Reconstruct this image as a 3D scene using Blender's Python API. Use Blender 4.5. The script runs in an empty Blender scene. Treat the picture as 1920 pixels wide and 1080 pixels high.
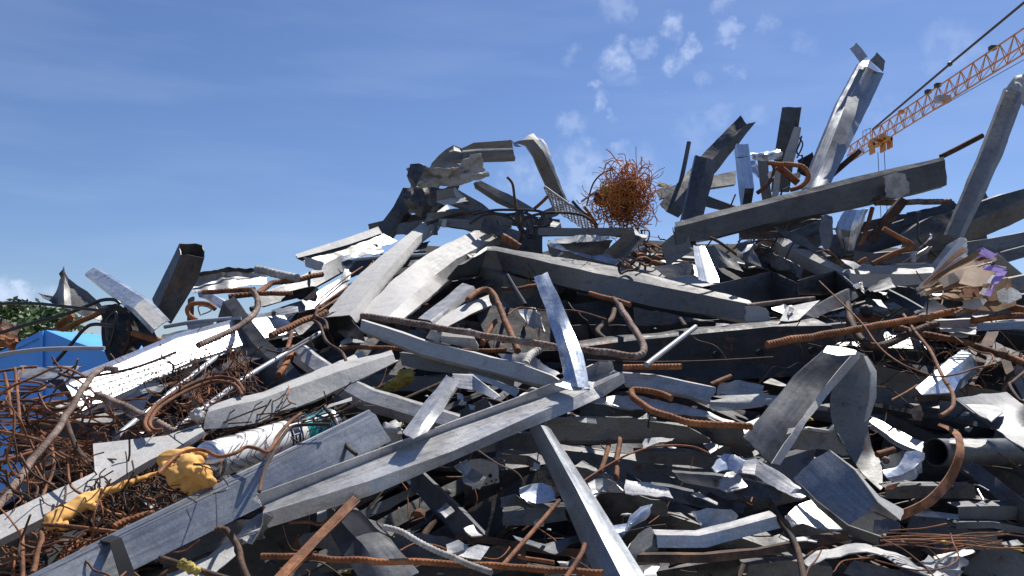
import bpy, bmesh, math, random
from mathutils import Vector, Matrix, noise
from mathutils.bvhtree import BVHTree
R = math.radians
C = bpy.context.scene
random.seed(11)

# ---------------- camera, sky, sun, exposure ----------------
F = 1495.0; PITCH = R(5.73); EYE = Vector((0, 0, 1.6))
cam = bpy.data.cameras.new('camera'); cam.sensor_width = 36; cam.lens = 36*F/1920
cam.clip_start = .05; cam.clip_end = 2000
co = bpy.data.objects.new('camera', cam); C.collection.objects.link(co)
co.location = EYE; co.rotation_euler = (R(90)+PITCH, 0, 0); C.camera = co
C.view_settings.view_transform = 'Standard'; C.view_settings.look = 'None'
C.view_settings.exposure = 0.5; C.view_settings.gamma = 1
C.render.resolution_x = 1024; C.render.resolution_y = 576
C.cycles.max_bounces = 6; C.cycles.diffuse_bounces = 2; C.cycles.glossy_bounces = 3

def ray(px, py):
    x = (px-960)/F; y = (540-py)/F; c, s = math.cos(PITCH), math.sin(PITCH)
    return Vector((x, c-y*s, s+y*c))
def P(px, py, d):
    r = ray(px, py); return EYE + r*(d/r.y)
def D(px, py):
    r = ray(px, py); s = r.z/r.y
    return min(4.3, .912/max(.05, .42-s))

SUN_EL, SUN_AZ = R(57), R(40)      # azimuth measured to the right of the view direction (+Y)
sv = Vector((math.sin(SUN_AZ)*math.cos(SUN_EL), math.cos(SUN_AZ)*math.cos(SUN_EL), math.sin(SUN_EL)))
sl = bpy.data.lights.new('sun', 'SUN'); sl.energy = 5.0; sl.angle = R(.5); sl.color = (1, .96, .90)
so = bpy.data.objects.new('sun', sl); C.collection.objects.link(so)
so.rotation_euler = sv.to_track_quat('Z', 'Y').to_euler(); so.location = (0, 0, 30)

w = bpy.data.worlds.new('World'); C.world = w; w.use_nodes = True
nt = w.node_tree; N = nt.nodes; L = nt.links; N.clear()
def wn(t, **kw):
    n = N.new(t)
    for a, b in kw.items(): setattr(n, a, b)
    return n
sky = wn('ShaderNodeTexSky', sky_type='NISHITA', sun_disc=False)
sky.sun_elevation = SUN_EL; sky.sun_rotation = SUN_AZ; sky.air_density = 1.0; sky.dust_density = .3; sky.ozone_density = 5.0
tc = wn('ShaderNodeTexCoord')
def math_(op, a, b=None, c=None):
    n = wn('ShaderNodeMath', operation=op)
    for i, v in enumerate((a, b, c)):
        if v is None: continue
        if isinstance(v, (int, float)): n.inputs[i].default_value = v
        else: L.new(v, n.inputs[i])
    return n.outputs[0]
nz = wn('ShaderNodeTexNoise'); nz.inputs['Scale'].default_value = 22; nz.inputs['Detail'].default_value = 7; nz.inputs['Roughness'].default_value = .62
L.new(tc.outputs['Generated'], nz.inputs['Vector'])
nz2 = wn('ShaderNodeTexNoise'); nz2.inputs['Scale'].default_value = 70; nz2.inputs['Detail'].default_value = 5
L.new(tc.outputs['Generated'], nz2.inputs['Vector'])
sub = wn('ShaderNodeVectorMath', operation='SUBTRACT'); L.new(nz.outputs['Color'], sub.inputs[0]); sub.inputs[1].default_value = (.5, .5, .5)
scl = wn('ShaderNodeVectorMath', operation='SCALE'); L.new(sub.outputs[0], scl.inputs[0]); scl.inputs['Scale'].default_value = .07
add = wn('ShaderNodeVectorMath', operation='ADD'); L.new(tc.outputs['Generated'], add.inputs[0]); L.new(scl.outputs[0], add.inputs[1])
# small fair-weather clouds: (pixel x, pixel y, radius, density)
puffs = [(1160,104,30,.55),(1255,48,28,.55),(1268,118,26,.5),(1298,92,20,.5),(1370,58,22,.45),(1124,192,17,.5),(1206,84,16,.3),
 (1160,6,34,.3),(1355,8,20,.3),(1145,220,14,.3),(1113,157,14,.4),(1262,178,15,.33),(1075,232,24,.3),(1098,268,14,.3),(1162,270,14,.3),
 (1090,330,60,.42),(1180,330,55,.38),(1000,330,46,.3),(960,345,30,.22),(1385,135,18,.25),(1440,45,18,.22),(1420,215,26,.2),
 (1075,105,18,.2),(1320,150,18,.2),(1350,225,30,.22),(1780,95,50,.2),(14,556,22,.8),(-20,562,36,.8),(90,584,30,.5),(60,604,50,.5),
 (1300,240,40,.15),(1650,215,50,.12),(1500,90,30,.12),(1160,140,30,.2)]
acc = None
for (x, y, r, dn) in puffs:
    v = ray(x, y).normalized()
    ds = wn('ShaderNodeVectorMath', operation='DISTANCE'); L.new(add.outputs[0], ds.inputs[0]); ds.inputs[1].default_value = v
    mr = wn('ShaderNodeMapRange', interpolation_type='SMOOTHSTEP'); rr = r/F
    L.new(ds.outputs['Value'], mr.inputs['Value']); mr.inputs['From Min'].default_value = rr*1.3; mr.inputs['From Max'].default_value = rr*.35
    mr.inputs['To Min'].default_value = 0; mr.inputs['To Max'].default_value = dn*.8
    acc = mr.outputs[0] if acc is None else math_('MAXIMUM', acc, mr.outputs[0])
tex = wn('ShaderNodeMapRange'); L.new(nz2.outputs['Fac'], tex.inputs['Value']); tex.inputs['From Min'].default_value = .36; tex.inputs['From Max'].default_value = .58
tex.inputs['To Min'].default_value = .35; tex.inputs['To Max'].default_value = 1.0
wis = wn('ShaderNodeTexNoise'); wis.inputs['Scale'].default_value = 3.0; wis.inputs['Detail'].default_value = 6
mp = wn('ShaderNodeMapping'); mp.inputs['Scale'].default_value = (1, 1.5, 6); mp.inputs['Rotation'].default_value = (0, R(14), 0); L.new(tc.outputs['Generated'], mp.inputs[0]); L.new(mp.outputs[0], wis.inputs['Vector'])
wr = wn('ShaderNodeMapRange'); L.new(wis.outputs['Fac'], wr.inputs['Value']); wr.inputs['From Min'].default_value = .48; wr.inputs['From Max'].default_value = .8; wr.inputs['To Max'].default_value = .11
fac = math_('MAXIMUM', math_('MULTIPLY', acc, tex.outputs[0]), wr.outputs[0])
mix = wn('ShaderNodeMix', data_type='RGBA'); L.new(fac, mix.inputs['Factor'])
tint = wn('ShaderNodeMix', data_type='RGBA', blend_type='MULTIPLY'); tint.inputs['Factor'].default_value = 1; L.new(sky.outputs[0], tint.inputs['A']); tint.inputs['B'].default_value = (1.0, 1.04, 1.22, 1)
L.new(tint.outputs['Result'], mix.inputs['A']); mix.inputs['B'].default_value = (8.5, 9.7, 12.6, 1)
bg = wn('ShaderNodeBackground'); bg.inputs['Strength'].default_value = .064; L.new(mix.outputs['Result'], bg.inputs['Color'])
ow = wn('ShaderNodeOutputWorld'); L.new(bg.outputs[0], ow.inputs['Surface'])

# ---------------- materials ----------------
M = {}
def newmat(name):
    m = bpy.data.materials.new(name); m.use_nodes = True; t = m.node_tree
    b = t.nodes['Principled BSDF']; g = t.nodes.new('ShaderNodeNewGeometry'); M[name] = m
    def noise_(sc, det=5, ro=.6, stretch=None):
        n = t.nodes.new('ShaderNodeTexNoise'); n.inputs['Scale'].default_value = sc; n.inputs['Detail'].default_value = det; n.inputs['Roughness'].default_value = ro
        if stretch:
            mp = t.nodes.new('ShaderNodeMapping'); mp.inputs['Scale'].default_value = stretch; t.links.new(g.outputs['Position'], mp.inputs[0]); t.links.new(mp.outputs[0], n.inputs['Vector'])
        else: t.links.new(g.outputs['Position'], n.inputs['Vector'])
        return n.outputs['Fac']
    def ramp(x, stops):
        n = t.nodes.new('ShaderNodeValToRGB'); t.links.new(x, n.inputs[0]); e = n.color_ramp.elements
        while len(e) < len(stops): e.new(.5)
        for i, (p, c) in enumerate(stops):
            e[i].position = p; e[i].color = (c, c, c, 1) if isinstance(c, (int, float)) else (*c, 1)
        return n.outputs[0]
    def mixc(f, a, b_, blend='MIX'):
        n = t.nodes.new('ShaderNodeMix'); n.data_type = 'RGBA'; n.blend_type = blend
        for k_, v in (('Factor', f), ('A', a), ('B', b_)):
            s = n.inputs[k_]
            if isinstance(v, (int, float)): s.default_value = v
            elif isinstance(v, tuple): s.default_value = (*v, 1)
            else: t.links.new(v, s)
        return n.outputs['Result']
    def bump(h, st, dist=.002, prev=None):
        n = t.nodes.new('ShaderNodeBump'); n.inputs['Strength'].default_value = st; n.inputs['Distance'].default_value = dist
        t.links.new(h, n.inputs['Height'])
        if prev is not None: t.links.new(prev, n.inputs['Normal'])
        return n.outputs[0]
    return m, t, b, noise_, ramp, mixc, bump
def metal(name, c1, c2, met=.6, rough=(.35, .6), dust=.4, dc=(.5, .49, .47), dark=.25, rust=0, bs=.25, stain=.15):
    m, t, b, nz, ramp, mixc, bump = newmat(name)
    un = t.nodes.new('ShaderNodeUVMap'); un.uv_map = 'along'; um = t.nodes.new('ShaderNodeMapping'); um.inputs['Scale'].default_value = (5, 130, 1); t.links.new(un.outputs[0], um.inputs[0])
    sn = t.nodes.new('ShaderNodeTexNoise'); sn.inputs['Scale'].default_value = 1; sn.inputs['Detail'].default_value = 5; sn.inputs['Roughness'].default_value = .65; t.links.new(um.outputs[0], sn.inputs['Vector']); streak = sn.outputs['Fac']
    big = nz(7, 6); mid = nz(30, 8, .7); fine = nz(260, 4, .7); sm = nz(14, 7, .65, (1, 1, 3.5))
    col = mixc(ramp(big, [(.38, 0), (.62, 1)]), c1, c2)
    dk = tuple(x*.35 for x in c1)
    col = mixc(ramp(sm, [(.54, 0), (.62, dark*1.4)]), col, dk)
    col = mixc(1.0, col, ramp(nz(75, 8, .78), [(.38, .80), (.52, 1)]), 'MULTIPLY')
    col = mixc(.5, col, ramp(streak, [(.38, .62), (.56, 1)]), 'MULTIPLY')
    dm = ramp(mid, [(.5-dust*.32, 0), (.60-dust*.25, dust)])
    sp = ramp(fine, [(.45, .72), (.62, 1)])
    col = mixc(dm, col, dc)
    if rust: col = mixc(ramp(nz(18, 6, .7), [(.62-rust*.2, 0), (.72-rust*.2, .9)]), col, (.22, .08, .03))
    if stain: col = mixc(ramp(nz(11, 7, .7), [(.54, 0), (.66, stain)]), col, (.15, .105, .07))
    col = mixc(.7, col, sp, 'MULTIPLY')
    t.links.new(col, b.inputs['Base Color'])
    mm = t.nodes.new('ShaderNodeMapRange'); t.links.new(dm, mm.inputs['Value']); mm.inputs['To Min'].default_value = met; mm.inputs['To Max'].default_value = 0
    t.links.new(mm.outputs[0], b.inputs['Metallic'])
    rr = t.nodes.new('ShaderNodeMapRange'); rz = t.nodes.new('ShaderNodeMath'); rz.operation = 'ADD'; rz.use_clamp = False; t.links.new(mid, rz.inputs[0]); t.links.new(streak, rz.inputs[1]); t.links.new(rz.outputs[0], rr.inputs['Value']); rr.inputs['From Min'].default_value = .75; rr.inputs['From Max'].default_value = 1.25
    rr.inputs['To Min'].default_value = rough[0]; rr.inputs['To Max'].default_value = rough[1]
    t.links.new(rr.outputs[0], b.inputs['Roughness'])
    n1 = bump(nz(22, 3, .5), bs, .006); n2 = bump(fine, bs*.5, .001, n1); t.links.new(n2, b.inputs['Normal'])
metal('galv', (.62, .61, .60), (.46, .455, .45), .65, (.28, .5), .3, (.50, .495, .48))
metal('plaster', (.50, .485, .46), (.38, .37, .35), .12, (.6, .85), .6, (.53, .515, .49), .35, bs=.4)
metal('clean', (.36, .38, .40), (.28, .30, .33), .6, (.28, .42), .08, (.3, .3, .3), .08, bs=.08, stain=.12)
metal('blue', (.62, .69, .80), (.44, .52, .66), .7, (.2, .36), .3, (.62, .64, .66), .2, bs=.3)  # bluish base colour stands for sky reflected in shiny pieces
metal('mirror', (.80, .82, .86), (.72, .75, .80), .85, (.30, .40), .0, (.6, .6, .6), .03, bs=.03, stain=0)
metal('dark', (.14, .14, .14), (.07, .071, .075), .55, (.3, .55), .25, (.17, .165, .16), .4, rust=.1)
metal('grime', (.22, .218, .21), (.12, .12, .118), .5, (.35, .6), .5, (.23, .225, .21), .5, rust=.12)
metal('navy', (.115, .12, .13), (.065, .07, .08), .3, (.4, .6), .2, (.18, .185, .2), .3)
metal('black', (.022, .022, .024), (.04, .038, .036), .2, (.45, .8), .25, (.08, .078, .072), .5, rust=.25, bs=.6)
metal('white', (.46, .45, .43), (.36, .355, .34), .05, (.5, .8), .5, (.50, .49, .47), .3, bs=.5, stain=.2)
metal('rustdark', (.07, .035, .022), (.10, .05, .027), .1, (.6, .85), .3, (.13, .10, .08), .5, rust=.3, bs=.8)
def rustm(name, a, b_, c, sc=40):
    m, t, b, nz, ramp, mixc, bump = newmat(name)
    n = nz(sc, 7, .7); f = nz(sc*6, 4); lo = nz(9, 4)
    col = ramp(n, [(.32, a), (.5, b_), (.68, c)])
    if name != 'foam': col = mixc(.8, col, ramp(lo, [(.38, .35), (.60, 1)]), 'MULTIPLY')
    col = mixc(.5, col, ramp(f, [(.35, .5), (.65, 1)]), 'MULTIPLY')
    t.links.new(col, b.inputs['Base Color']); b.inputs['Roughness'].default_value = .85
    t.links.new(bump(f, .6, .0015), b.inputs['Normal'])
rustm('rust', (.09, .035, .018), (.26, .10, .04), (.42, .19, .085))
rustm('rustorange', (.20, .07, .025), (.38, .135, .045), (.46, .20, .08))
rustm('rustgrey', (.14, .07, .045), (.26, .17, .13), (.42, .38, .34), 55)
rustm('rustblk', (.03, .022, .018), (.085, .045, .028), (.20, .10, .05), 30)
rustm('plasterbar', (.34, .27, .21), (.55, .52, .48), (.70, .68, .65), 30)
rustm('wirerust', (.15, .06, .028), (.33, .13, .055), (.44, .21, .10), 25)
rustm('wireorange', (.36, .11, .025), (.62, .21, .05), (.72, .30, .08), 30)
rustm('foam', (.62, .30, .07), (.80, .42, .11), (.86, .50, .17), 9)
rustm('foamold', (.32, .22, .04), (.55, .42, .10), (.65, .55, .22), 30)
rustm('cement', (.40, .39, .37), (.55, .54, .52), (.66, .65, .63), 25)
def plain(name, c, r=.5, met=0, var=.25, sc=20):
    m, t, b, nz, ramp, mixc, bump = newmat(name)
    col = ramp(nz(sc, 5), [(.3, tuple(x*(1-var) for x in c)), (.7, c)])
    t.links.new(col, b.inputs['Base Color']); b.inputs['Roughness'].default_value = r; b.inputs['Metallic'].default_value = met
    return m
plain('cable', (.018, .018, .02), .35); plain('greycable', (.36, .37, .39), .4); plain('pvc', (.42, .45, .50), .35)
plain('tape', (.012, .012, .013), .65); plain('canwhite', (.78, .77, .74), .3, var=.12); plain('tin', (.72, .73, .75), .22, .9)
plain('teal', (.02, .30, .30), .3, var=.1); plain('petrol', (.01, .12, .17), .3, var=.2); plain('navyink', (.012, .018, .05), .35); plain('pink', (.55, .03, .16), .4)
plain('cyan', (.12, .50, .72), .3); plain('tealtext', (.005, .04, .06), .4)
plain('bluepaint', (.09, .37, .93), .45, var=.2, sc=3); plain('paper', (.80, .58, .38), .85, var=.4, sc=28); plain('paperwhite', (.78, .74, .68), .85, var=.2)
plain('purple', (.46, .30, .72), .8, var=.35, sc=60); plain('mouldy', (.40, .24, .12), .9, var=.6, sc=22); plain('crane', (.62, .27, .06), .5, var=.25, sc=1)
plain('dimple', (.30, .31, .33), .5)
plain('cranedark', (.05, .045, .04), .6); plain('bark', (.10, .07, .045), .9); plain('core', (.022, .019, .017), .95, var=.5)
plain('strawfoam', (.45, .33, .07), .9, var=.5, sc=60)
def leafm(name, a, b_):
    m, t, b, nz, ramp, mixc, bump = newmat(name)
    t.links.new(ramp(nz(1.2, 4), [(.35, a), (.65, b_)]), b.inputs['Base Color']); b.inputs['Roughness'].default_value = .6
leafm('leaf', (.035, .075, .022), (.10, .16, .05))
def groundm():
    m, t, b, nz, ramp, mixc, bump = newmat('groundm')
    n = nz(.6, 8, .65); f = nz(30, 6)
    t.links.new(mixc(.5, ramp(n, [(.35, (.20, .185, .16)), (.65, (.32, .295, .25))]), ramp(f, [(.3, .6), (.7, 1)]), 'MULTIPLY'), b.inputs['Base Color'])
    b.inputs['Roughness'].default_value = .95; t.links.new(bump(f, .7, .03), b.inputs['Normal'])
groundm()

# ---------------- builders ----------------
GROUPS = {'metal_channel': 'bent metal channels in the scrap heap', 'metal_sheet': 'crumpled metal sheets in the scrap heap', 'metal_plate': 'metal plates in the scrap heap',
 'box_section': 'hollow box sections in the scrap heap', 'metal_strip': 'narrow metal strips in the scrap heap', 'rebar': 'rusty reinforcing bars in the scrap heap',
 'metal_rod': 'thin rods and pipes in the scrap heap', 'metal_angle': 'angle profiles in the scrap heap', 'wire': 'loose wires in the scrap heap', 'cable': 'loose cables in the scrap heap',
 'cement_lump': 'pale lumps of cement and plaster', 'wire_tangle': 'tangles of rusty wire'}
CATS = {'metal_channel': 'metal channel', 'metal_sheet': 'metal sheet', 'metal_plate': 'metal plate', 'box_section': 'box section', 'metal_strip': 'metal strip', 'rebar': 'rebar',
 'metal_rod': 'metal rod', 'metal_angle': 'metal angle', 'wire': 'wire', 'cable': 'cable', 'cement_lump': 'rubble', 'wire_tangle': 'wire tangle', 'foam': 'foam'}
def link(name, vs, fs, mat, label=None, cat=None, parent=None, group=None, kind=None, sharp=32, smooth=True, mi=None, uv=None):
    c = Vector((0, 0, 0))
    lo = Vector((min(v[i] for v in vs) for i in range(3))); hi = Vector((max(v[i] for v in vs) for i in range(3))); c = Vector(((lo.x+hi.x)/2, (lo.y+hi.y)/2, lo.z))
    me = bpy.data.meshes.new(name); me.from_pydata([Vector(v)-c for v in vs], [], fs)
    if isinstance(mat, str): mat = [mat]
    for q in mat: me.materials.append(M[q])
    if uv:
        ul = me.uv_layers.new(name='along'); o3 = random.uniform(0, 40); li = [0]*len(me.loops); me.loops.foreach_get('vertex_index', li)
        fl = []
        for q in li: fl += [uv[q][0]+o3, uv[q][1]+o3]
        ul.data.foreach_set('uv', fl)
    if mi: me.polygons.foreach_set('material_index', mi)
    if smooth:
        me.polygons.foreach_set('use_smooth', [True]*len(me.polygons)); me.set_sharp_from_angle(angle=R(sharp))
    me.update()
    o = bpy.data.objects.new(name, me); C.collection.objects.link(o)
    if parent is not None: o.parent = parent; o.location = c-parent.location
    else: o.location = c
    if parent is None and kind is None:
        o['category'] = cat or CATS.get(name, name.replace('_', ' ')); g = group or GROUPS.get(name)
        if g: o['group'] = g
    if kind: o['kind'] = kind
    if label: o['label'] = label
    return o
def empty(name, loc, label, cat, group=None):
    o = bpy.data.objects.new(name, None); C.collection.objects.link(o); o.location = loc; o.empty_display_size = .05
    o['label'] = label; o['category'] = cat
    if group: o['group'] = group
    return o
def pairs(l): return [(l[i], l[i+1]) for i in range(0, len(l), 2)]
def resamp(pts, n):
    ls = [0]
    for a, b in zip(pts, pts[1:]): ls.append(ls[-1]+(Vector(b)-Vector(a)).length)
    out = []
    for i in range(n):
        s = ls[-1]*i/(n-1); j = 0
        while j < len(ls)-2 and ls[j+1] < s: j += 1
        u = (s-ls[j])/max(1e-9, ls[j+1]-ls[j]); out.append(tuple(Vector(pts[j]).lerp(Vector(pts[j+1]), u)))
    return out
def catmull(p, sub):
    out = []; n = len(p)
    for i in range(n-1):
        a, b, c, d = p[max(0, i-1)], p[i], p[i+1], p[min(n-1, i+2)]
        for s in range(sub):
            t = s/sub; out.append(.5*((2*b)+(c-a)*t+(2*a-5*b+4*c-d)*t*t+(3*b-a-3*c+d)*t*t*t))
    out.append(p[-1]); return out
LASTUV = None
def sheetmesh(rails3, nd, t, dent, rag, smooth, closed, edge=0):
    """rails3: list of rails, each a list of 3-D points; returns verts, faces of a thin folded shell"""
    n = len(rails3[0])
    L3 = [sum((r[i+1]-r[i]).length for r in rails3)/len(rails3) for i in range(n-1)]
    if smooth: R3 = [catmull(r, 6) for r in rails3]
    else:
        R3 = []
        cnt = [max(1, min(40, int(l/(.012 if edge > .005 else .03)))) for l in L3]
        for r in rails3:
            q = []
            for i in range(n-1):
                for s in range(cnt[i]): q.append(r[i].lerp(r[i+1], s/cnt[i]))
            q.append(r[-1]); R3.append(q)
    rows = []; nr = len(R3)
    for j in range(nr if closed else nr-1):
        for s in range(nd):
            rows.append([R3[j][i].lerp(R3[(j+1) % nr][i], s/nd) for i in range(len(R3[0]))])
    if not closed: rows.append(R3[-1][:])
    nj, ni = len(rows), len(rows[0])
    seed = Vector((random.uniform(-50, 50), random.uniform(-50, 50), random.uniform(-50, 50)))
    if rag:
        for j in range(nj):
            for e, f in ((0, 1), (ni-1, ni-2)):
                dv = (rows[j][e]-rows[j][f]).normalized(); rows[j][e] = rows[j][e]+dv*(noise.noise(rows[j][e]*60+seed))*rag*1.6
    def nrm():
        out = []
        for j in range(nj):
            rr = []
            for i in range(ni):
                a = rows[j][max(0, i-1)]; b = rows[j][min(ni-1, i+1)]
                if closed: c, d = rows[(j-1) % nj][i], rows[(j+1) % nj][i]
                else: c, d = rows[max(0, j-1)][i], rows[min(nj-1, j+1)][i]
                v = (b-a).cross(d-c); rr.append(v.normalized() if v.length > 1e-12 else Vector((0, -1, 0)))
            out.append(rr)
        return out
    if edge and not closed:
        for i in range(ni):
            for j, j2 in ((0, 1), (nj-1, nj-2)):
                q = rows[j][i]; rows[j][i] = q+(q-rows[j2][i]).normalized()*edge*(noise.noise(q*22+seed)+.6*noise.noise(q*70+seed))
    ns = nrm()
    if dent:
        for j in range(nj):
            for i in range(ni):
                p = rows[j][i]*7+seed; q = rows[j][i]*26+seed
                rows[j][i] = rows[j][i]+ns[j][i]*dent*(1.6*noise.noise(p)+.6*noise.noise(q)+(1.6*abs(noise.noise(q*.7)) if edge > .005 else .5*abs(noise.noise(q*.5))))
        ns = nrm()
    vs = []; fs = []
    global LASTUV
    cu = [0]; jm = nj//2
    for i in range(1, ni): cu.append(cu[-1]+(rows[jm][i]-rows[jm][i-1]).length)
    cv = [0]
    for j in range(1, nj): cv.append(cv[-1]+(rows[j][ni//2]-rows[j-1][ni//2]).length)
    LASTUV = [(cu[i], cv[j]) for j in range(nj) for i in range(ni)]*2
    mid = rows[nj//2][ni//2]; sgn = 1 if ns[nj//2][ni//2].dot(EYE-mid) >= 0 else -1
    for j in range(nj):
        for i in range(ni): vs.append(rows[j][i])
    off = len(vs)
    for j in range(nj):
        for i in range(ni): vs.append(rows[j][i]-ns[j][i]*t*sgn)
    def q(a, b, c, d): fs.append((a, b, c, d) if sgn < 0 else (d, c, b, a))
    for j in range(nj if closed else nj-1):
        j2 = (j+1) % nj
        for i in range(ni-1):
            a, b, c, d = j*ni+i, j*ni+i+1, j2*ni+i+1, j2*ni+i
            q(a, b, c, d); q(off+d, off+c, off+b, off+a)
        for i in (0, ni-1):
            a, d = j*ni+i, j2*ni+i
            if i == 0: q(a, d, off+d, off+a)
            else: q(d, a, off+a, off+d)
    if not closed:
        for i in range(ni-1):
            a, b = i, i+1; q(b, a, off+a, off+b)
            a, b = (nj-1)*ni+i, (nj-1)*ni+i+1; q(a, b, off+b, off+a)
    return vs, fs
def S(name, mat, rails, tl, label, k=1.0, d=None, ret=(0, 0), closed=False, t=.0022, dent=None, smooth=False, nd=3, rag=.004, parent=None, cat=None, group=None, sharp=32, par=False):
    if dent is None: dent = .005 if name == 'metal_sheet' else .002
    if name == 'metal_sheet' and dent > .002: nd = 6; sharp = 20
    edge = 0 if dent < .0015 else (.006 if name == 'metal_sheet' else .002)
    rp = [pairs(r) for r in rails]; n = max(len(r) for r in rp); rp = [r if len(r) == n else resamp(r, n) for r in rp]
    ref = rp[0]
    if d is None: dep = [D(x, y)*k for x, y in ref]
    elif isinstance(d, (int, float)): dep = [d]*n
    elif len(d) == n: dep = list(d)
    else: dep = [d[0]+(d[-1]-d[0])*i/(n-1) for i in range(n)]
    r3 = [[P(x, y, dd) for (x, y), dd in zip(ref, dep)]]
    cur = dep
    for j in range(1, len(rp)):
        tau = tl[j-1] if j-1 < len(tl) else tl[-1]; nw = []
        for i in range(n):
            px = math.dist(rp[j][i], rp[j-1][i]); tt = tau if isinstance(tau, (int, float)) else tau[0]+(tau[1]-tau[0])*i/(n-1)
            nw.append(max(.5, cur[i]-tt*px*cur[i]/F))
        cur = nw; r3.append([P(x, y, dd) for (x, y), dd in zip(rp[j], cur)])
    if par:
        for j in range(1, len(r3)):
            o_ = r3[j][0]-r3[j-1][0]; r3[j] = [p+o_ for p in r3[j-1]]
    if closed and len(r3) == 3:
        r3.append([a+(c-b) for a, b, c in zip(*r3)])
    if ret[0]: r3.insert(0, [p+Vector((0, ret[0], ret[0]*.12)) for p in r3[0]])
    if ret[1]: r3.append([p+Vector((0, ret[1], -ret[1]*.05)) for p in r3[-1]])
    vs, fs = sheetmesh(r3, nd, t, dent, rag, smooth, closed, edge)
    return link(name, vs, fs, mat, label, cat, parent, group, sharp=sharp, uv=LASTUV)
def tube(path, rad, sides=10, rib=0, caps=True):
    """path: list of 3-D points, rad: list of radii (m); rib: rib pitch in metres"""
    p = path; vs = []; fs = []
    if rib:
        ls = [0]
        for a, b in zip(p, p[1:]): ls.append(ls[-1]+(b-a).length)
        n = min(900, max(8, int(ls[-1]/rib*5))); q = []; rr = []; j = 0
        for i in range(n+1):
            s = ls[-1]*i/n
            while j < len(ls)-2 and ls[j+1] < s: j += 1
            u = (s-ls[j])/max(1e-9, ls[j+1]-ls[j]); q.append(p[j].lerp(p[j+1], u)); rr.append(rad[j]+(rad[j+1]-rad[j])*u)
        p, rad = q, rr; sides = max(sides, 12)
    n = len(p); up = Vector((0, 0, 1)); s = 0; prev = None
    for i in range(n):
        tg = (p[min(n-1, i+1)]-p[max(0, i-1)]).normalized()
        if prev is None:
            a = tg.cross(up); a = a.normalized() if a.length > .05 else Vector((1, 0, 0))
        else:
            a = prev-tg*prev.dot(tg); a.normalize()
        prev = a; b = tg.cross(a)
        if i: s += (p[i]-p[i-1]).length
        for k_ in range(sides):
            th = 2*math.pi*k_/sides; r = rad[i]
            if rib:
                ph = s/rib*2*math.pi; side = math.sin(th)
                r *= .95+.19*max(0, math.sin(ph+2.2*abs(side)*(1 if math.cos(th) > 0 else -1)))*(1 if abs(side) < .95 else .3)
                if abs(side) > .95: r *= 1.06
            vs.append(p[i]+(a*math.cos(th)+b*math.sin(th))*r)
    for i in range(n-1):
        for k_ in range(sides):
            k2 = (k_+1) % sides; fs.append((i*sides+k_, i*sides+k2, (i+1)*sides+k2, (i+1)*sides+k_))
    if caps:
        fs.append(tuple(range(sides))[::-1]); fs.append(tuple((n-1)*sides+k_ for k_ in range(sides)))
    return vs, fs
def path3(pts, k, d, sub):
    pp = pairs(pts); n = len(pp)
    if d is None: dep = [D(x, y)*k for x, y in pp]
    elif isinstance(d, (int, float)): dep = [d]*n
    elif len(d) == n: dep = list(d)
    else: dep = [d[0]+(d[-1]-d[0])*i/(n-1) for i in range(n)]
    p = [P(x, y, dd) for (x, y), dd in zip(pp, dep)]
    return (catmull(p, sub) if sub > 1 and n > 2 else p)
def W(name, mat, pts, r, label, k=1.0, d=None, rib=0, sub=8, parent=None, sides=8, wob=0, cat=None, group=None):
    """rod, rebar, pipe or wire through pixel points; r = radius in photo pixels at its depth"""
    p = path3(pts, k, d, sub)
    if rib and not wob: wob = .004
    if wob:
        sd = random.uniform(0, 99); p = [q+Vector((noise.noise(q*20+Vector((sd, 0, 0))), noise.noise(q*20+Vector((0, sd, 0))), noise.noise(q*20+Vector((0, 0, sd)))))*wob for q in p]
    rm = sum(q.y for q in p)/len(p)*r/F*(.9 if rib else 1)
    rad = [rm]*len(p)
    vs, fs = tube(p, rad, sides, rib*1.75*rm if rib else 0)
    return link(name, vs, fs, mat, label, cat, parent, group, sharp=50)
def B(pts, r, **kw): return tube(path3(pts, kw.get('k', 1), kw.get('d'), kw.get('sub', 8)), [1]*1, 6)
def merge(lst):
    vs = []; fs = []; mi = []
    for it in lst:
        o = len(vs); vs += it[0]; fs += [tuple(i+o for i in f) for f in it[1]]; mi += [it[2] if len(it) > 2 else 0]*len(it[1])
    return vs, fs, mi
def boxm(c, sx, sy, sz, rot=None):
    vs = [Vector((x*sx/2, y*sy/2, z*sz/2)) for x in (-1, 1) for y in (-1, 1) for z in (-1, 1)]
    if rot: vs = [rot @ v for v in vs]
    return [v+Vector(c) for v in vs], [(0, 1, 3, 2), (4, 6, 7, 5), (0, 4, 5, 1), (2, 3, 7, 6), (0, 2, 6, 4), (1, 5, 7, 3)]
def icos(c, r, sub=3, amp=.2, fr=3, sc=(1, 1, 1)):
    bm = bmesh.new(); bmesh.ops.create_icosphere(bm, subdivisions=sub, radius=1)
    sd = Vector((random.uniform(-9, 9),)*3); c = Vector(c)
    vs = []
    for v in bm.verts:
        n = v.co.normalized(); q = n*(r*(1+amp*noise.noise(n*fr+sd)+amp*.4*noise.noise(n*fr*3+sd)))
        vs.append(c+Vector((q.x*sc[0], q.y*sc[1], q.z*sc[2])))
    fs = [tuple(v.index for v in f.verts) for f in bm.faces]; bm.free(); return vs, fs
def lump(name, mat, x, y, rpx, label, k=1.0, d=None, amp=.35, sc=(1, 1, 1), parent=None, fr=2.5):
    dd = d or D(x, y)*k; v, f = icos(P(x, y, dd), rpx*dd/F, 3, amp, fr, sc)
    return link(name, v, f, mat, label, parent=parent, sharp=60)

# ---------------- the setting ----------------
gv = [(-600, -200, 0), (600, -200, 0), (600, 1500, 0), (-600, 1500, 0)]
g = link('ground', gv, [(0, 1, 2, 3)], 'groundm', kind='structure', smooth=False)
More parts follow.
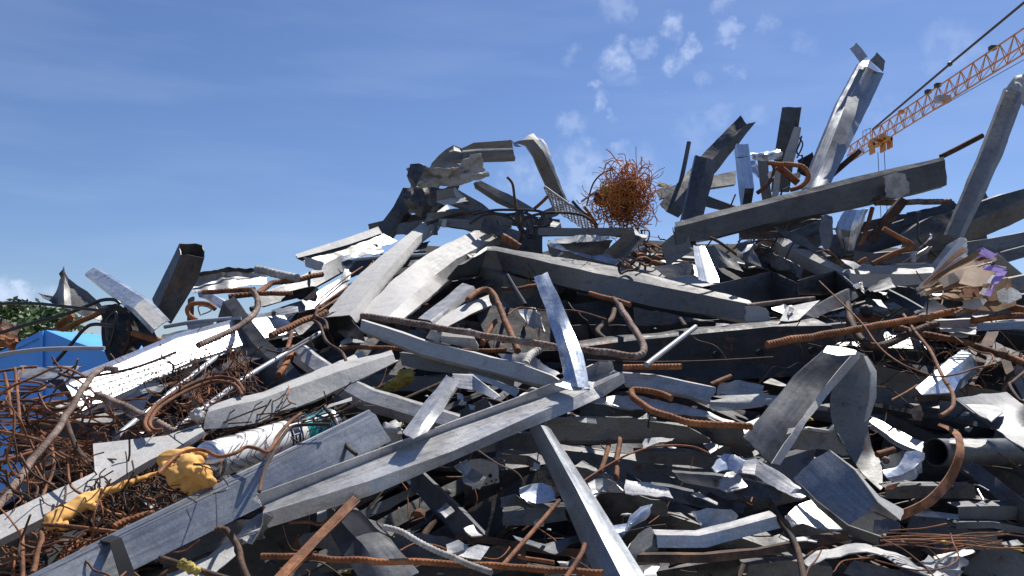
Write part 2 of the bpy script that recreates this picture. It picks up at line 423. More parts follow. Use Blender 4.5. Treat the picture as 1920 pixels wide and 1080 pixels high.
# compacted inner body of the heap, near black to carry the gap shadows
CREST = [(-700, 1350), (-200, 1150), (0, 1000), (120, 860), (230, 740), (330, 655), (560, 545), (700, 490), (800, 440), (1000, 445), (1250, 440), (1500, 440), (1700, 450), (1920, 500), (2400, 560), (2900, 660)]
def crest(x):
    for (a, b), (c, e) in zip(CREST, CREST[1:]):
        if a <= x <= c: return b+(e-b)*(x-a)/(c-a)
    return CREST[0][1] if x < CREST[0][0] else CREST[-1][1]
vs = []; fs = []; nx = 90; ny = 26
for i in range(nx):
    x = -700+3600*i/(nx-1); cy = crest(x)+22
    col = []
    for j in range(ny):
        y = 1500+(cy-1500)*j/(ny-1); p = P(x, y, min(5.2, D(x, y)*1.36)+.02); p += Vector((noise.noise(p*5), noise.noise(p*5+Vector((9, 0, 0))), noise.noise(p*5+Vector((0, 9, 0)))))*.05
        p.z = max(p.z, .02); col.append(p)
    a = col[0]; e = col[-1]
    col = [Vector((a.x, a.y-.5, -.03)), Vector((a.x, a.y-.3, a.z*.5))]+col+[Vector((e.x, e.y+.8, e.z*.85)), Vector((e.x*1.1, e.y+2.2, e.z*.4)), Vector((e.x*1.2, e.y+3.4, -.03))]
    vs += col
m = ny+5
for i in range(nx-1):
    for j in range(m-1): fs.append((i*m+j, (i+1)*m+j, (i+1)*m+j+1, i*m+j+1))
link('scrap_heap_core', vs, fs, 'core', label='compacted scrap inside the heap, coloured near black as shadow in the deepest gaps', kind='stuff')

# random crushed offcuts in the gaps, their dark colours chosen to carry the shade
items = []
rnd = random.Random(5)
def offcut(x, y, kk, ang, ln, wd, kind):
    dd = min(5.2, D(x, y)*kk); c = P(x, y, dd); sc = dd/2.2
    dr = Vector((math.cos(ang), math.sin(ang)*1.7+rnd.uniform(-.12, .15), math.sin(ang))).normalized()
    nn = Vector((rnd.uniform(-.3, .3), -1, rnd.uniform(-.7, .35))).normalized(); sd = dr.cross(nn).normalized(); nn = sd.cross(dr)
    if kind < 8:
        b1, b2 = rnd.gauss(0, .5), rnd.gauss(0, .35); prof = rnd.choice([[(-.5, 1), (-.5, 0), (.5, 0), (.5, 1)], [(-.5, .9), (-.5, 0), (.5, 0), (.5, .9)], [(-.5, 0), (.5, 0), (.5, 1)], [(-.5, .3), (-.3, 0), (.3, 0), (.5, .3)], [(-.5, .6), (-.5, 0), (-.1, .15), (.1, .15), (.5, 0), (.5, .6)]])
        rails = []
        for (u, v) in prof:
            r = []
            for s in (-1, -.5, 0, .5, 1):
                r.append(c+dr*(s*ln*sc/2)+sd*(u*wd*sc+b2*s*abs(s)*wd*sc)+nn*(-v*wd*.8*sc+b1*s*s*wd*sc))
            rails.append(r)
        v_, f_ = sheetmesh(rails, 2, .0022, .004, .008, rnd.random() < .5, False, .004); items.append((v_, f_, rnd.choice([0, 0, 1, 1, 2, 3])))
    else:
        p = [c+dr*(s*ln*sc/2)+sd*(rnd.uniform(-.04, .04)) for s in (-1, -.4, .3, 1)]
        v_, f_ = tube(catmull(p, 5), [rnd.uniform(.003, .008)]*16, 7); items.append((v_, f_, rnd.choice([4, 4, 5])))
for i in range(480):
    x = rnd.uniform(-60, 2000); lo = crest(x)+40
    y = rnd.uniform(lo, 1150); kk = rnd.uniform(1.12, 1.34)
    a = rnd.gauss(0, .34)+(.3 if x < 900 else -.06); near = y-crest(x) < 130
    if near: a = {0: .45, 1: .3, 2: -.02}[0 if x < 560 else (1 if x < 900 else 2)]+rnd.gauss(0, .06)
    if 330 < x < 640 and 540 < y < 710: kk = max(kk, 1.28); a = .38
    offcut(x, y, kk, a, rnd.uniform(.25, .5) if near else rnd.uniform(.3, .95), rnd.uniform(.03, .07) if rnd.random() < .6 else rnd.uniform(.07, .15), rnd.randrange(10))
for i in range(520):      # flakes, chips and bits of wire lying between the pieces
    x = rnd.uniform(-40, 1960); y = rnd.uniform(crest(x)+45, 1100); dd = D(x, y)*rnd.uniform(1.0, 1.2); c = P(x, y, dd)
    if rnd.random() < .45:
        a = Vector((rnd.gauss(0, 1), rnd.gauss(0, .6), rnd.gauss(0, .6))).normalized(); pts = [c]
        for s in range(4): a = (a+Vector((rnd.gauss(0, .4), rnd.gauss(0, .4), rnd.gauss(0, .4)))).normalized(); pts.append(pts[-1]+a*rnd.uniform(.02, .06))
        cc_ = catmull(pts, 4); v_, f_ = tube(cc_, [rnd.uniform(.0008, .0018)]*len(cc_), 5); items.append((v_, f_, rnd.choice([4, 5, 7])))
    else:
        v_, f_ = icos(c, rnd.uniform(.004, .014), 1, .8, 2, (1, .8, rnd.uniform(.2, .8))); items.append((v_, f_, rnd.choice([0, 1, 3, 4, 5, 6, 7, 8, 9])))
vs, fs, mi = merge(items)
link('crushed_scrap_infill', vs, fs, ['dark', 'black', 'navy', 'grime', 'rustblk', 'rustdark', 'white', 'rustorange', 'cement', 'strawfoam'], label='crushed metal offcuts, coloured dark as shade, packed in the gaps between the larger scrap pieces', kind='stuff', mi=mi)

# ---- trees beyond the yard ----
def tree(px, py, d, ht, wd, label, n=3600, leaf=.20, pts=None):
    top = P(px, py, d); base = Vector((top.x, top.y, 0)); H = top.z
    r = random.Random(int(px)+7)
    root = empty('tree', base, label, 'tree', 'trees beyond the scrap yard')
    lim = [tube([base, base+Vector((.1, 0, H*.35)), base+Vector((0, 0, H*.75))], [.3, .22, .08], 8)]
    cl = []
    for i in range(26):
        a = r.uniform(0, 6.28); h = r.uniform(.25, .95); q = math.sin(min(1, (1-h)*1.7+.15)*1.57)*wd*r.uniform(.35, 1)
        e = base+Vector((math.cos(a)*q, math.sin(a)*q, H*h)); s = base+Vector((0, 0, H*max(.2, h-.25)))
        lim.append(tube([s, s.lerp(e, .5)+Vector((0, 0, .2)), e], [.09, .05, .02], 5)); cl.append((e, r.uniform(.5, 1.1)*wd*.24))
    v, f, _ = merge(lim); link('trunk', v, f, 'bark', parent=root)
    vs = []; fs = []
    for i in range(n):
        c, q = r.choice(cl); v = Vector((r.gauss(0, 1), r.gauss(0, 1), r.gauss(0, .8)))*q*.55; p = c+v
        if p.z > H*1.02: continue
        a = Vector((r.uniform(-1, 1), r.uniform(-1, 1), r.uniform(-1, 1))).normalized(); b = a.orthogonal().normalized(); s = leaf*r.uniform(.6, 1.3)
        o = len(vs); vs += [p+a*s, p+b*s*.6, p-a*s, p-b*s*.6]; fs.append((o, o+1, o+2, o+3))
    link('crown', vs, fs, 'leaf', parent=root, smooth=False)
tree(60, 566, 46, 6, 2.9, 'leafy green tree behind the blue container at the far side of the heap')
tree(148, 626, 60, 4, 1.7, 'small green tree just beside the tall leafy tree, showing above the blue container', n=2200)
for i, (x, y, dd) in enumerate([(-330, 600, 60), (-620, 570, 55), (2300, 560, 70), (2700, 580, 60)]):
    tree(x, y, dd, 5, 3, ['leafy tree just outside the yard beyond the blue container', 'far leafy tree at the end of the row beyond the blue container', 'leafy tree standing far behind the heap on the crane side', 'last leafy tree in the row on the crane side'][i], n=2500)

# ---- blue container beyond the heap ----
root = empty('blue_container', P(90, 900, 5.6)*1, 'bright blue steel container with a pitched top, partly hidden behind rusty wires', 'container')
d0 = 5.6
def slab(name, poly, d, th, mat, parent, lean=0):
    f = [P(x, y, d) for x, y in poly]; 
    b = [p+Vector((0, th, 0)) for p in f]; n = len(f)
    fs = [tuple(range(n)), tuple(range(n, 2*n))[::-1]]+[((i+1) % n, i, i+n, (i+1) % n+n) for i in range(n)]
    return link(name, f+b, fs, mat, parent=parent, smooth=False)
slab('side_wall', [(-70, 690), (-10, 664), (76, 621), (76, 1110), (-70, 1110)], d0, 1.6, 'bluepaint', root)
slab('end_wall', [(78, 620), (86, 619), (132, 638), (205, 662), (205, 1110), (78, 1110)], d0-.03, 1.66, 'bluepaint', root)
slab('corner_seam', [(74, 622), (80, 620), (80, 1110), (74, 1110)], d0-.05, .03, 'bluepaint', root)
slab('rim', [(-70, 700), (-12, 674), (76, 632), (76, 626), (-12, 668), (-70, 694)], d0-.02, .03, 'bluepaint', root)
# rusty bent plate stack at the left edge
S('metal_sheet', 'rustorange', [[-60,596,0,600,18,610,34,618], [-60,622,0,632,16,640,36,640], [-60,648,0,652,14,655,24,660]], [1.2,-.3], 'rusty orange bent sheet poking up in front of the leafy tree', d=3.4, dent=.03, t=.004)
S('metal_sheet', 'rustdark', [[-60,598,5,598,22,608,38,616], [-60,606,0,612,16,620,30,628]], [1], 'brown folded rusty strip lying along the top of the rusty orange bent sheet', d=3.3, dent=.01)

# ---- tower crane ----
cd = lambda t: 107*(70/107)**t
crt = empty('tower_crane', (60, 30, 0), 'orange lattice tower crane jib reaching over the scrap heap with a trolley', 'crane')
A0 = P(1592, 305, 107); A1 = P(1920, 101, 70)     # near bottom chord
B0 = P(1589, 292, 108.5); B1 = P(1920, 84, 71.5)
T0 = P(1589, 277, 107.7); T1 = P(1920, 53, 70.7)
ext = 1.75
A1 = A0+(A1-A0)*ext; B1 = B0+(B1-B0)*ext; T1 = T0+(T1-T0)*ext
def bar(a, b, r=.05, s=5): return tube([a, b], [r, r], s)
chords = [('chord', A0, A1), ('chord', B0, B1), ('chord', T0, T1)]
for nm, a, b in chords:
    v, f = bar(a, b, .085, 8); link(nm, v, f, 'crane', parent=crt)
npan = 30
for i in range(npan):
    u0, u1, um = i/npan, (i+1)/npan, (i+.5)/npan
    a0, a1, b0, b1, tm = A0.lerp(A1, u0), A0.lerp(A1, u1), B0.lerp(B1, u0), B0.lerp(B1, u1), T0.lerp(T1, um)
    v, f, _ = merge([bar(a0, tm), bar(a1, tm), bar(b0, tm), bar(b1, tm), bar(a0, b0), bar(a0, b1, .035)]); link('lattice_panel', v, f, 'crane', parent=crt)
pc = [P(1920+60, -45, 68), P(1781, 120, 82), P(1636, 243, 101)]
v, f = tube(pc, [.13, .13, .13], 6); link('pendant_cable', v, f, 'cranedark', parent=crt)
v, f = icos(P(1781, 120, 82), .3, 1, .3); link('cable_joint', v, f, 'cranedark', parent=crt)
v, f = tube([P(1980, 78, 66), P(1746, 210, 86)], [.04, .04], 4); link('hoist_cable', v, f, 'cranedark', parent=crt)
tr = []
for (x, y, wx, hz) in [(1640, 272, 1.6, .5), (1655, 268, .3, 3.2), (1663, 262, 1.2, .8), (1635, 276, .3, 2.4), (1668, 268, .3, 2.0), (1648, 262, 2.5, .3)]: tr.append(boxm(P(x, y, 98), wx*.75, 1.2, hz*.72))
v, f, _ = merge(tr); link('trolley', v, f, 'crane', parent=crt, smooth=False)
for x in (1646, 1658):
    p = P(x, 285, 98); v, f = tube([p, Vector((p.x, p.y, p.z-12))], [.045, .045], 4); link('hook_cable', v, f, 'cranedark', parent=crt)
for (x, y, dd) in ((1861, 90, 76), (1740, 172, 87), (1690, 210, 93), (1758, 160, 85)):
    v, f = boxm(P(x, y, dd), .55, .55, .4); link('jib_lamp', v, f, 'cranedark' if x != 1690 else 'crane', parent=crt, smooth=False)
v, f = boxm(P(1768, 186, 84), 1.4, .8, .7); link('motor_box', v, f, 'greycable', parent=crt, smooth=False)
rl = [bar(P(1618, 246, 104), P(1618, 266, 104), .04), bar(P(1618, 246, 104), P(1632, 240, 103), .04), bar(P(1632, 240, 103), P(1632, 256, 103), .04), bar(P(1624, 243, 104), P(1624, 262, 104), .03)]
v, f, _ = merge(rl); link('railing', v, f, 'cranedark', parent=crt)
mt = (A1+B1)/2; mast = []
for sx in (-.9, .9):
    for sy in (-.9, .9): mast.append(bar(Vector((mt.x+sx, mt.y+sy, 0)), Vector((mt.x+sx, mt.y+sy, mt.z+4)), .11))
for i in range(18):
    z0, z1 = i*(mt.z+4)/18, (i+1)*(mt.z+4)/18
    for (a, b, c, e) in ((-1, -1, 1, -1), (1, -1, 1, 1), (1, 1, -1, 1), (-1, 1, -1, -1)): mast.append(bar(Vector((mt.x+a*.9, mt.y+b*.9, z0)), Vector((mt.x+c*.9, mt.y+e*.9, z1)), .06))
v, f, _ = merge(mast); link('mast', v, f, 'crane', parent=crt)

# =====================  LEFT PART OF THE HEAP  =====================
mc, ms, mp_, bx, st, rb, rd, an, wi, ca = 'metal_channel', 'metal_sheet', 'metal_plate', 'box_section', 'metal_strip', 'rebar', 'metal_rod', 'metal_angle', 'wire', 'cable'
S(ms,'grime',[[73,547,98,556,118,497,128,520,143,532,165,548,190,572],[80,551,101,560,119,508,130,535,145,548,166,562,192,585],[97,562,106,572,120,577,135,580,152,588,175,596,200,604]],[.2,.6],'torn crumpled sheet with a sharp spike standing against the sky above the blue container',d=2.75,dent=.006)
S(mc,'blue',[[175,501,247,546,269,559,311,602],[160,512,231,565,249,577,289,619],[160,518,228,571,246,584,286,626]],[.9,-.6],'shiny bluish box profile with a capped pale end leaning beside the dark open duct',d=(2.7,2.5,2.45,2.35),ret=(.03,0),dent=.001)
S(ms,'white',[[270,560,311,602],[250,577,289,618]],[1.1],'pale rectangular cap face on the end of the shiny bluish box profile',d=(2.43,2.33),dent=0,k=.99)
S(bx,'dark',[[335,457,311,508,287,558],[338,479,317,530,291,590],[384,481,372,522,320,608]],[.9,-.35],'dark open rectangular duct with a torn mouth pointing at the sky',d=(2.6,2.62,2.64),closed=True,dent=.0015,rag=.006,t=.003,sharp=22)
S(ms,'galv',[[372,516,425,504,492,508],[366,530,428,518,500,520],[362,547,430,541,500,533]],[-.3,1.2],'bright creased sheet lying behind the rusty hooked bars left of the plaster coated bar',d=(2.8,2.9,3.0))
S(ms,'dark',[[374,511,430,502,494,504],[372,519,428,509,494,512]],[-.4],'dark rolled upper edge strip on the bright creased sheet by the plaster coated bar',d=(2.79,2.89,2.99),k=1)
S(mc,'blue',[[372,548,388,545,463,590],[373,557,386,560,450,602]],[.6],'light blue ribbed strip running under the rusty hooks near the dark open duct',d=2.7,ret=(.02,0))
S(st,'dark',[[352,560,350,612],[365,556,362,616]],[-.3],'short dark upright post just beside the foot of the dark open duct',d=2.6)
S(bx,'galv',[[352,606,398,598],[352,620,400,614]],[.2],'short grey box profile lying at the foot of the dark open duct',d=2.5,ret=(.04,.03))
W(rb,'rustgrey',[472,543,483,560,478,588,450,610,412,630,370,646],5.8,'long hooked rebar resting its tip on the bright perforated sheet',k=.93,d=(2.55,2.5,2.4,2.3,2.2,2.1),rib=.7)
W(rb,'rust',[380,549,430,545,478,543],5,'rusty rebar lying flat above the curved rusty hook near the dark duct',d=2.62,rib=.7)
W(rb,'rustorange',[368,600,354,590,352,577,365,569,390,570,404,580],4.5,'small orange rust hook curled beside the dark open duct',d=2.55)
W(rb,'rustorange',[137,592,116,603,107,612,118,617,150,603,190,585],5.5,'orange rusty bar bent into a sharp V in front of the torn spiked sheet',d=2.5,rib=.7)
W(rb,'rustorange',[248,624,280,634,314,643],6,'short orange rusty bar in the dark tangle under the capped box profile',d=2.35)
W(ca,'cable',[-30,570,60,569,125,575,200,584],3,'black cable running almost level across the leafy tree',d=2.4)
W(ca,'cable',[-30,634,60,606,120,590,165,573,190,563,214,562,225,570],3.4,'black cable rising across the leafy tree to the torn spiked sheet',d=2.42)
W(ca,'cable',[101,682,128,652,158,617,178,608,212,612],3.4,'black cable bending down over the corner of the blue container',d=2.35)
W(ca,'greycable',[-30,672,20,662,80,655,150,653,196,653],4,'pale grey hose sweeping level in front of the blue container',d=2.3)
W(rd,'pvc',[308,613,368,603,452,596],3.8,'grey thin pipe emerging right below the dark open duct',d=2.5)
S(ms,'black',[[186,572,214,568,246,588,268,640],[190,610,215,615,240,630,262,655],[192,650,205,680,232,678,258,664]],[.2,.5],'black crumpled sheet filling the gap under the capped bluish profile',d=2.45,dent=.012)
S(ms,'navy',[[236,560,270,582,300,640],[220,600,250,625,275,665]],[.3],'dark blue folded sheet behind the orange bar under the bluish profile',d=2.5,dent=.01)
W(wi,'cable',[203,640,200,610,205,594,217,586,216,610,205,650],3,'black looped wire in the dark crumple under the capped bluish profile',d=2.38)
W(wi,'rustblk',[240,600,245,630,236,655,228,672],4,'thin dark rusty bar hanging in the crumpled black sheet',d=2.36)
S(ms,'blue',[[306,626,356,618,400,622],[300,640,352,632,395,632]],[1],'small light sheet scrap above the bright perforated sheet',d=2.4)
W(wi,'rust',[376,592,372,575,388,575,396,582,378,590],1.2,'thin wire coil caught in the curled rusty hook',d=2.5)

# bright perforated sheet, glaring in the sun
S(mc,'mirror',[[118,712,200,680,330,626,470,590,528,583],[123,722,205,692,332,641,474,603,533,590],[152,771,230,742,350,700,470,655,553,621],[158,778,234,752,352,708,474,662,556,626]],[-.2,.4,-.8],'long perforated sheet glaring bright white in the sun above the rusty wire tangle',d=(1.95,2.067,2.279,2.574,2.72),dent=.0004,nd=4,par=True)
gs_=[o for o in bpy.data.objects if o.name.startswith('metal_channel')][-1]
a_,b_=P(123,722,1.95),P(533,590,2.72); c_=P(152,771,1.95-.4*57*1.95/F)-a_; it=[]; nn_=((b_-a_).cross(c_)).normalized(); nn_=nn_ if nn_.y<0 else -nn_
bv_=BVHTree.FromPolygons([q.co+gs_.location for q in gs_.data.vertices],[tuple(q.vertices) for q in gs_.data.polygons])
for u in range(30):
    for v_ in range(4):
        p_=a_+(b_-a_)*(.03+u*.021)+c_*(.18+v_*.2); h_=bv_.ray_cast(EYE,(p_-EYE).normalized()); p_=(h_[0] if h_[0] else p_)+nn_*.0012; e_=(b_-a_).normalized(); g_=nn_.cross(e_); o_=[p_+e_*(.008*math.cos(t_*1.0472))+g_*(.004*math.sin(t_*1.0472)) for t_ in range(6)]; it.append((o_,[tuple(range(6))]))
v,f,_=merge(it); link('perforation',v,f,'dimple',parent=gs_,smooth=False)
S(ms,'galv',[[35,684,150,690],[30,706,128,712]],[1.1],'flat pale grey plate lying level in front of the blue container',d=2.1,ret=(.02,0))
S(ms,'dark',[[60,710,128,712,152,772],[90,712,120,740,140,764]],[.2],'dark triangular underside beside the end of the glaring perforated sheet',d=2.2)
S(ms,'galv',[[160,770,262,722,300,716],[166,778,230,770,252,790]],[.4],'grey plate tucked below the glaring perforated sheet by the thick rebar stub',d=2.08)
S(ms,'white',[[262,728,300,717,322,718],[268,738,300,735,306,726]],[1.4],'small bright white chip below the glaring perforated sheet',d=1.98)
W(rb,'rustgrey',[218,693,195,690,170,707,148,739,110,800,74,845,36,895,-10,958],6.6,'thick long rebar hooked at the top, sloping down in front of the wire tangle',k=.86,rib=.75)
W(rb,'rustgrey',[183,740,220,757,259,775,330,810],8.5,'thick rebar stub with a cut end beside the glaring perforated sheet',k=.88,rib=.75)
W(rd,'pvc',[404,671,330,728,260,784,209,827],5.2,'pale grey pipe passing under the glaring sheet down to the white angle beam',k=.93)
W(rd,'pvc',[328,804,390,760,450,715,520,672,600,624],5,'pale grey pipe ending near the pale dented channel and running up to the tall profile',k=.94)
W(rb,'rust',[507,630,555,608,612,584],6.5,'ribbed rusty bar poking over the far end of the glaring sheet',k=.92,rib=.8)
W(rb,'rustorange',[522,704,538,678,550,652],6,'orange rebar dropping into the gap right of the glaring sheet',k=.97,rib=.8)
W(rb,'rust',[536,662,545,632,548,612],4,'short brown bar standing behind the far end of the glaring sheet',k=1.0)
W(rb,'rust',[430,558,480,549,512,531,560,524,605,514],5.5,'rusty rebar bent gently below the plaster coated bar',k=.97,rib=.8)
W(rb,'plasterbar',[483,505,515,512,557,520],8.5,'thick bar coated in white plaster lying below the skyline wedge sheet',k=.95,rib=.8)
W(rb,'rust',[468,549,500,550,548,549],5,'short straight rusty bar under the plaster coated bar',k=.97,rib=.8)
W(rb,'rustblk',[470,580,484,575,482,560,470,545],5,'dark rusty bend of bar next to the long hooked rebar',k=.98)
S(ms,'black',[[546,545,594,536,594,556],[528,565,560,560,590,566]],[.2],'small black plate with a bright rim below the plaster coated bar',k=.96)
S(st,'clean',[[510,580,575,560,640,520,648,500],[530,590,590,578,650,540,660,510]],[.5],'blue grey strip rising behind the tall lit profile below the skyline wedge',k=1.01)
S(mc,'navy',[[480,552,540,530,640,478],[490,575,560,555,650,505]],[.3],'dark blue channel under the skyline wedge sheet',k=1.04,ret=(.03,.03))
W(wi,'wirerust',[590,580,640,545,668,528,700,490],2,'thin orange wire behind the tall lit profile',k=1.0)
W(wi,'wirerust',[596,584,645,552,672,530,690,520],2,'second thin orange wire closely beside the first behind the tall profile',k=1.0)
W(wi,'wirerust',[600,560,650,520,680,500],1.5,'faint orange wire above the pair of orange wires behind the tall profile',k=1.01)
W(wi,'rustblk',[588,601,600,610,612,640,640,660,650,680],3,'dark twisted wire draped over the foot of the tall lit profile',k=.9)
W(wi,'rustblk',[596,580,592,592,610,602,614,618],2.6,'dark kinked wire beside the foot of the tall lit profile',k=.9)
W(wi,'rustblk',[498,655,530,660,570,640,595,625],1.6,'thin grey brown wire crossing the pale pipe below the glaring sheet',k=.92)

# white angle beam, square tube, dented channel
S(an,'plaster',[[-60,996,0,966,90,925,178,884,174,832,240,824,311,817,374,795],[-60,1050,0,1011,100,962,186,917,240,885,282,861,330,840,383,808],[-60,1068,0,1026,104,976,192,932,246,898,288,872,334,850,388,814]],[1.0,-.8],'long white angle beam with a raised rectangular plate, lying above the foam strand',k=.86,t=.003)
S(bx,'clean',[[20,1096,240,985,460,880,690,768],[40,1104,240,1004,460,899,705,778],[66,1162,264,1062,484,953,735,826]],[1.6,.12],'long blue grey square tube with black tape, running up from the bottom corner',k=.84,closed=True,t=.003,dent=.0004,sharp=20)
tb = [o for o in bpy.data.objects if o.name.startswith('box_section')][-1]
S('tape_band','tape',[[186,1013,209,1003],[206,1017,228,1008],[228,1094,256,1082]],[1.6,.12],None,k=.836,parent=tb,dent=0,rag=0,t=.002)
S('seam_line','dark',[[60,1085,240,995,460,889,690,773],[60,1087,240,997,460,891,690,775]],[.5],None,k=.833,parent=tb,dent=0,rag=0,t=.001)
S(mc,'plaster',[[398,759,490,737,600,692,732,657],[385,772,480,751,610,704,738,664],[381,806,478,796,610,742,744,678]],[1.9,.45],'pale dented channel with a white plug on its end above the spray can',k=.85,t=.003,dent=.004,ret=(.02,.03))
lump('cement_lump','white',371,778,12,'white torn plaster plug on the end of the pale dented channel',k=.84,amp=.5)
S(st,'white',[[605,762,660,744],[603,768,662,750]],[1],'thin white sliver under the pale dented channel',k=.88)
S(mc,'galv',[[567,649,640,700,700,733,862,782],[551,666,624,720,682,752,852,803],[548,678,616,732,674,766,842,818]],[.7,-.8],'grey channel sloping down behind the pale dented channel to the V profile',k=.97,ret=(.03,0))
S(ms,'plaster',[[600,690,650,668,680,655],[622,705,660,690,700,684]],[1.1],'short pale sheet peeking above the pale dented channel',k=.95)
S(ms,'white',[[640,640,662,628,690,632],[636,650,660,640,684,640]],[1.5],'small glinting scrap at the foot of the tall lit profile',k=.97)
for i,(p,q) in enumerate([([454,741,440,722,400,715,350,733,300,763,281,791,288,806,305,806],'outer'),([458,735,440,712,398,708,346,726,292,760,272,792,282,812],'inner')]):
    W(rb,'rust',p,3.6,['thick brown wire loop arching over the pale pipe','second brown wire loop nested around the arching one'][i],k=.84)
W(rb,'rustblk',[404,993,426,994,441,1018,452,1050,468,1094],6.5,'dark rebar bending down below the blue grey tube',k=.88,rib=.8)
W(rb,'rustblk',[300,1046,370,1068,440,1090],6,'dark bar with dried yellow foam on it in the bottom corner',k=.82)
for (x,y,r) in ((342,1058,9),(355,1063,10),(368,1070,8)): lump('foam','foamold',x,y,r,'dried pale yellow foam stuck on the dark bar under the blue grey tube' if x==355 else ('small crust of dried foam at the upper end of the dark bar' if x<350 else 'small crust of dried foam at the lower end of the dark bar'),k=.81,amp=.4)
S(ms,'white',[[312,1076,390,1040,440,1010],[330,1100,400,1075,438,1040]],[1.2],'bright white sheet scrap at the bottom below the blue grey tube',k=.93)
S(ms,'galv',[[440,1002,470,975,497,958],[468,1016,492,1000,502,985],[500,960,520,970,520,980]],[.8,.2],'grey folded end piece under the tip of the long lit beam',k=.92)
S(ms,'navy',[[330,1010,410,985,480,970],[340,1050,420,1030,500,1010]],[.3],'dark folded plate in shade just beneath the blue grey tube',k=1.0)
W(rb,'rust',[80,983,140,988,222,998],3.8,'thin straight rusty rod level below the foam strand',k=.86)
W(rb,'rust',[41,995,42,1040,43,1092],4,'upright thin rusty rod at the bottom left corner',k=.87)
W(rb,'rust',[78,996,72,1030,62,1076],5.5,'brown rebar standing beside the upright thin rusty rod',k=.87,rib=.8)
W(rb,'rustorange',[216,988,250,972,288,960],6.5,'short orange rebar stub under the orange foam ball',k=.86,rib=.8)
W(rb,'rustorange',[112,1048,134,1028,150,1010],4,'small orange rod by the black plastic strap',k=.9,rib=.8)
W(rb,'rustorange',[120,1058,145,1036,170,1020],4,'second small orange rod lying closest under the black strap',k=.89)
W(wi,'rust',[-20,1050,60,1041,100,1033],2.6,'thin rusty rod at the picture corner crossing the brown rebar',k=.87)
S(st,'tape',[[76,1050,96,1028,122,1000,150,992],[92,1062,112,1036,134,1012,156,1003]],[.6],'black plastic strap twisting down beside the blue grey tube',k=.88,dent=.002)

# rusty wire tangles on the left
def tangle(label, cx, cy, sx, sy, n, r, seed, ang=0., k=.98, mat='wirerust', ln=(60, 220), curl=.5, dz=.12, name='wire_tangle', d=None):
    q = random.Random(seed); it = []
    for i in range(n):
        x = cx+q.gauss(0, sx*.5); y = cy+q.gauss(0, sy*.5); a = ang+q.gauss(0, curl); l = q.uniform(*ln); dd = (d or D(x, y)*k)+q.uniform(-dz, dz)
        pts = []; m_ = 6; px, py, pa = x-math.cos(a)*l/2, y-math.sin(a)*l/2, a
        for s in range(m_):
            pts.append(P(px, py, dd)); px += math.cos(pa)*l/(m_-1); py += math.sin(pa)*l/(m_-1); pa += q.gauss(0, curl*.9); dd += q.uniform(-.03, .03)
        rr = r*q.uniform(.6, 1.3)*dd/F; c_ = catmull(pts, 4); v, f = tube(c_, [rr]*len(c_), 5); it.append((v, f, q.choice([0, 0, 1, 2])))
    v, f, mi_ = merge(it); return link(name, v, f, [mat, 'rustblk', 'wirerust'], label, sharp=60, mi=mi_)
tangle('brown rusty wire mesh tangle spread in front of the blue container',50,775,130,80,34,2.0,3,.03,k=1.03,ln=(110,330),curl=.16,mat='wirerust')
tangle('dark rusty wire tangle under the thick hooked rebar',150,855,190,110,62,2.1,4,.3,k=.99,ln=(80,260),curl=.6,mat='rust')
tangle('loose brown wire tangle near the bottom left corner',70,930,160,110,44,2.1,14,.9,k=.98,ln=(80,240),curl=.6,mat='rust')
tangle('fine orange wire tangle beneath the arching wire loops',390,740,130,45,90,1.0,5,-.3,k=.94,ln=(50,160),curl=.9)
tangle('fine dark wire tangle below the orange foam ball',250,930,150,60,150,1.3,6,-.4,k=.93,ln=(40,120),curl=.8,mat='rustblk')
tangle('thin orange wire tuft under the glaring perforated sheet',445,695,34,30,40,.8,7,1.3,k=.97,ln=(40,90),curl=.4)
tangle('brown wires packed along the upper side of the spray can',470,795,190,10,40,1.3,8,-.33,k=.90,ln=(100,200),curl=.08,dz=.02,mat='rustblk')
tangle('dark rusty wires in the bottom left corner under the white beam',130,1030,190,60,40,2.1,9,-.3,k=.95,ln=(80,220),curl=.5,mat='rust')
for i,(p,r_,m_,l_) in enumerate([([-20,700,40,690,70,688],2.6,'rust','thin rusty rod level above the pale plate edge'),([4,760,40,700,42,660+30],2.4,'rust','bent brown rod hooked upward before the blue container'),([-20,714,60,716,84,725,60,735,-20,737],2.4,'rust','rusty wire loop folded back on itself by the blue container'),
  ([8,700,15,730,22,780],3,'rust','upright rusty rod crossing the wire loops'),([28,690,32,730,37,790],3,'rust','second upright rusty rod nearer the pale plate'),([-20,755,60,752,110,768,150,742],3,'rustblk','dark rod sagging across the tangle with a hooked tip'),
  ([-20,805,60,822,110,842],3.2,'rust','straight brown rod in the middle of the tangle'),([-20,870,30,858,80,842],4,'rust','brown rod below the straight one in the tangle'),([125,790,135,820,150,850,172,870],5,'rustblk','dark rebar curling down to the white plate corner'),
  ([150,850,160,866,176,878],4,'rustorange','orange stub near the raised corner of the white angle beam'),([60,980,80,930,100,880,98,840],3,'rust','brown rod rising through the corner tangle'),([110,700,150,708,250,690,330,660],2.6,'rustblk','dark thin rod along the lip of the glaring sheet')]):
    W(wi if r_<3 else rb,m_,p,r_,l_,k=.93 if i<7 else .9)

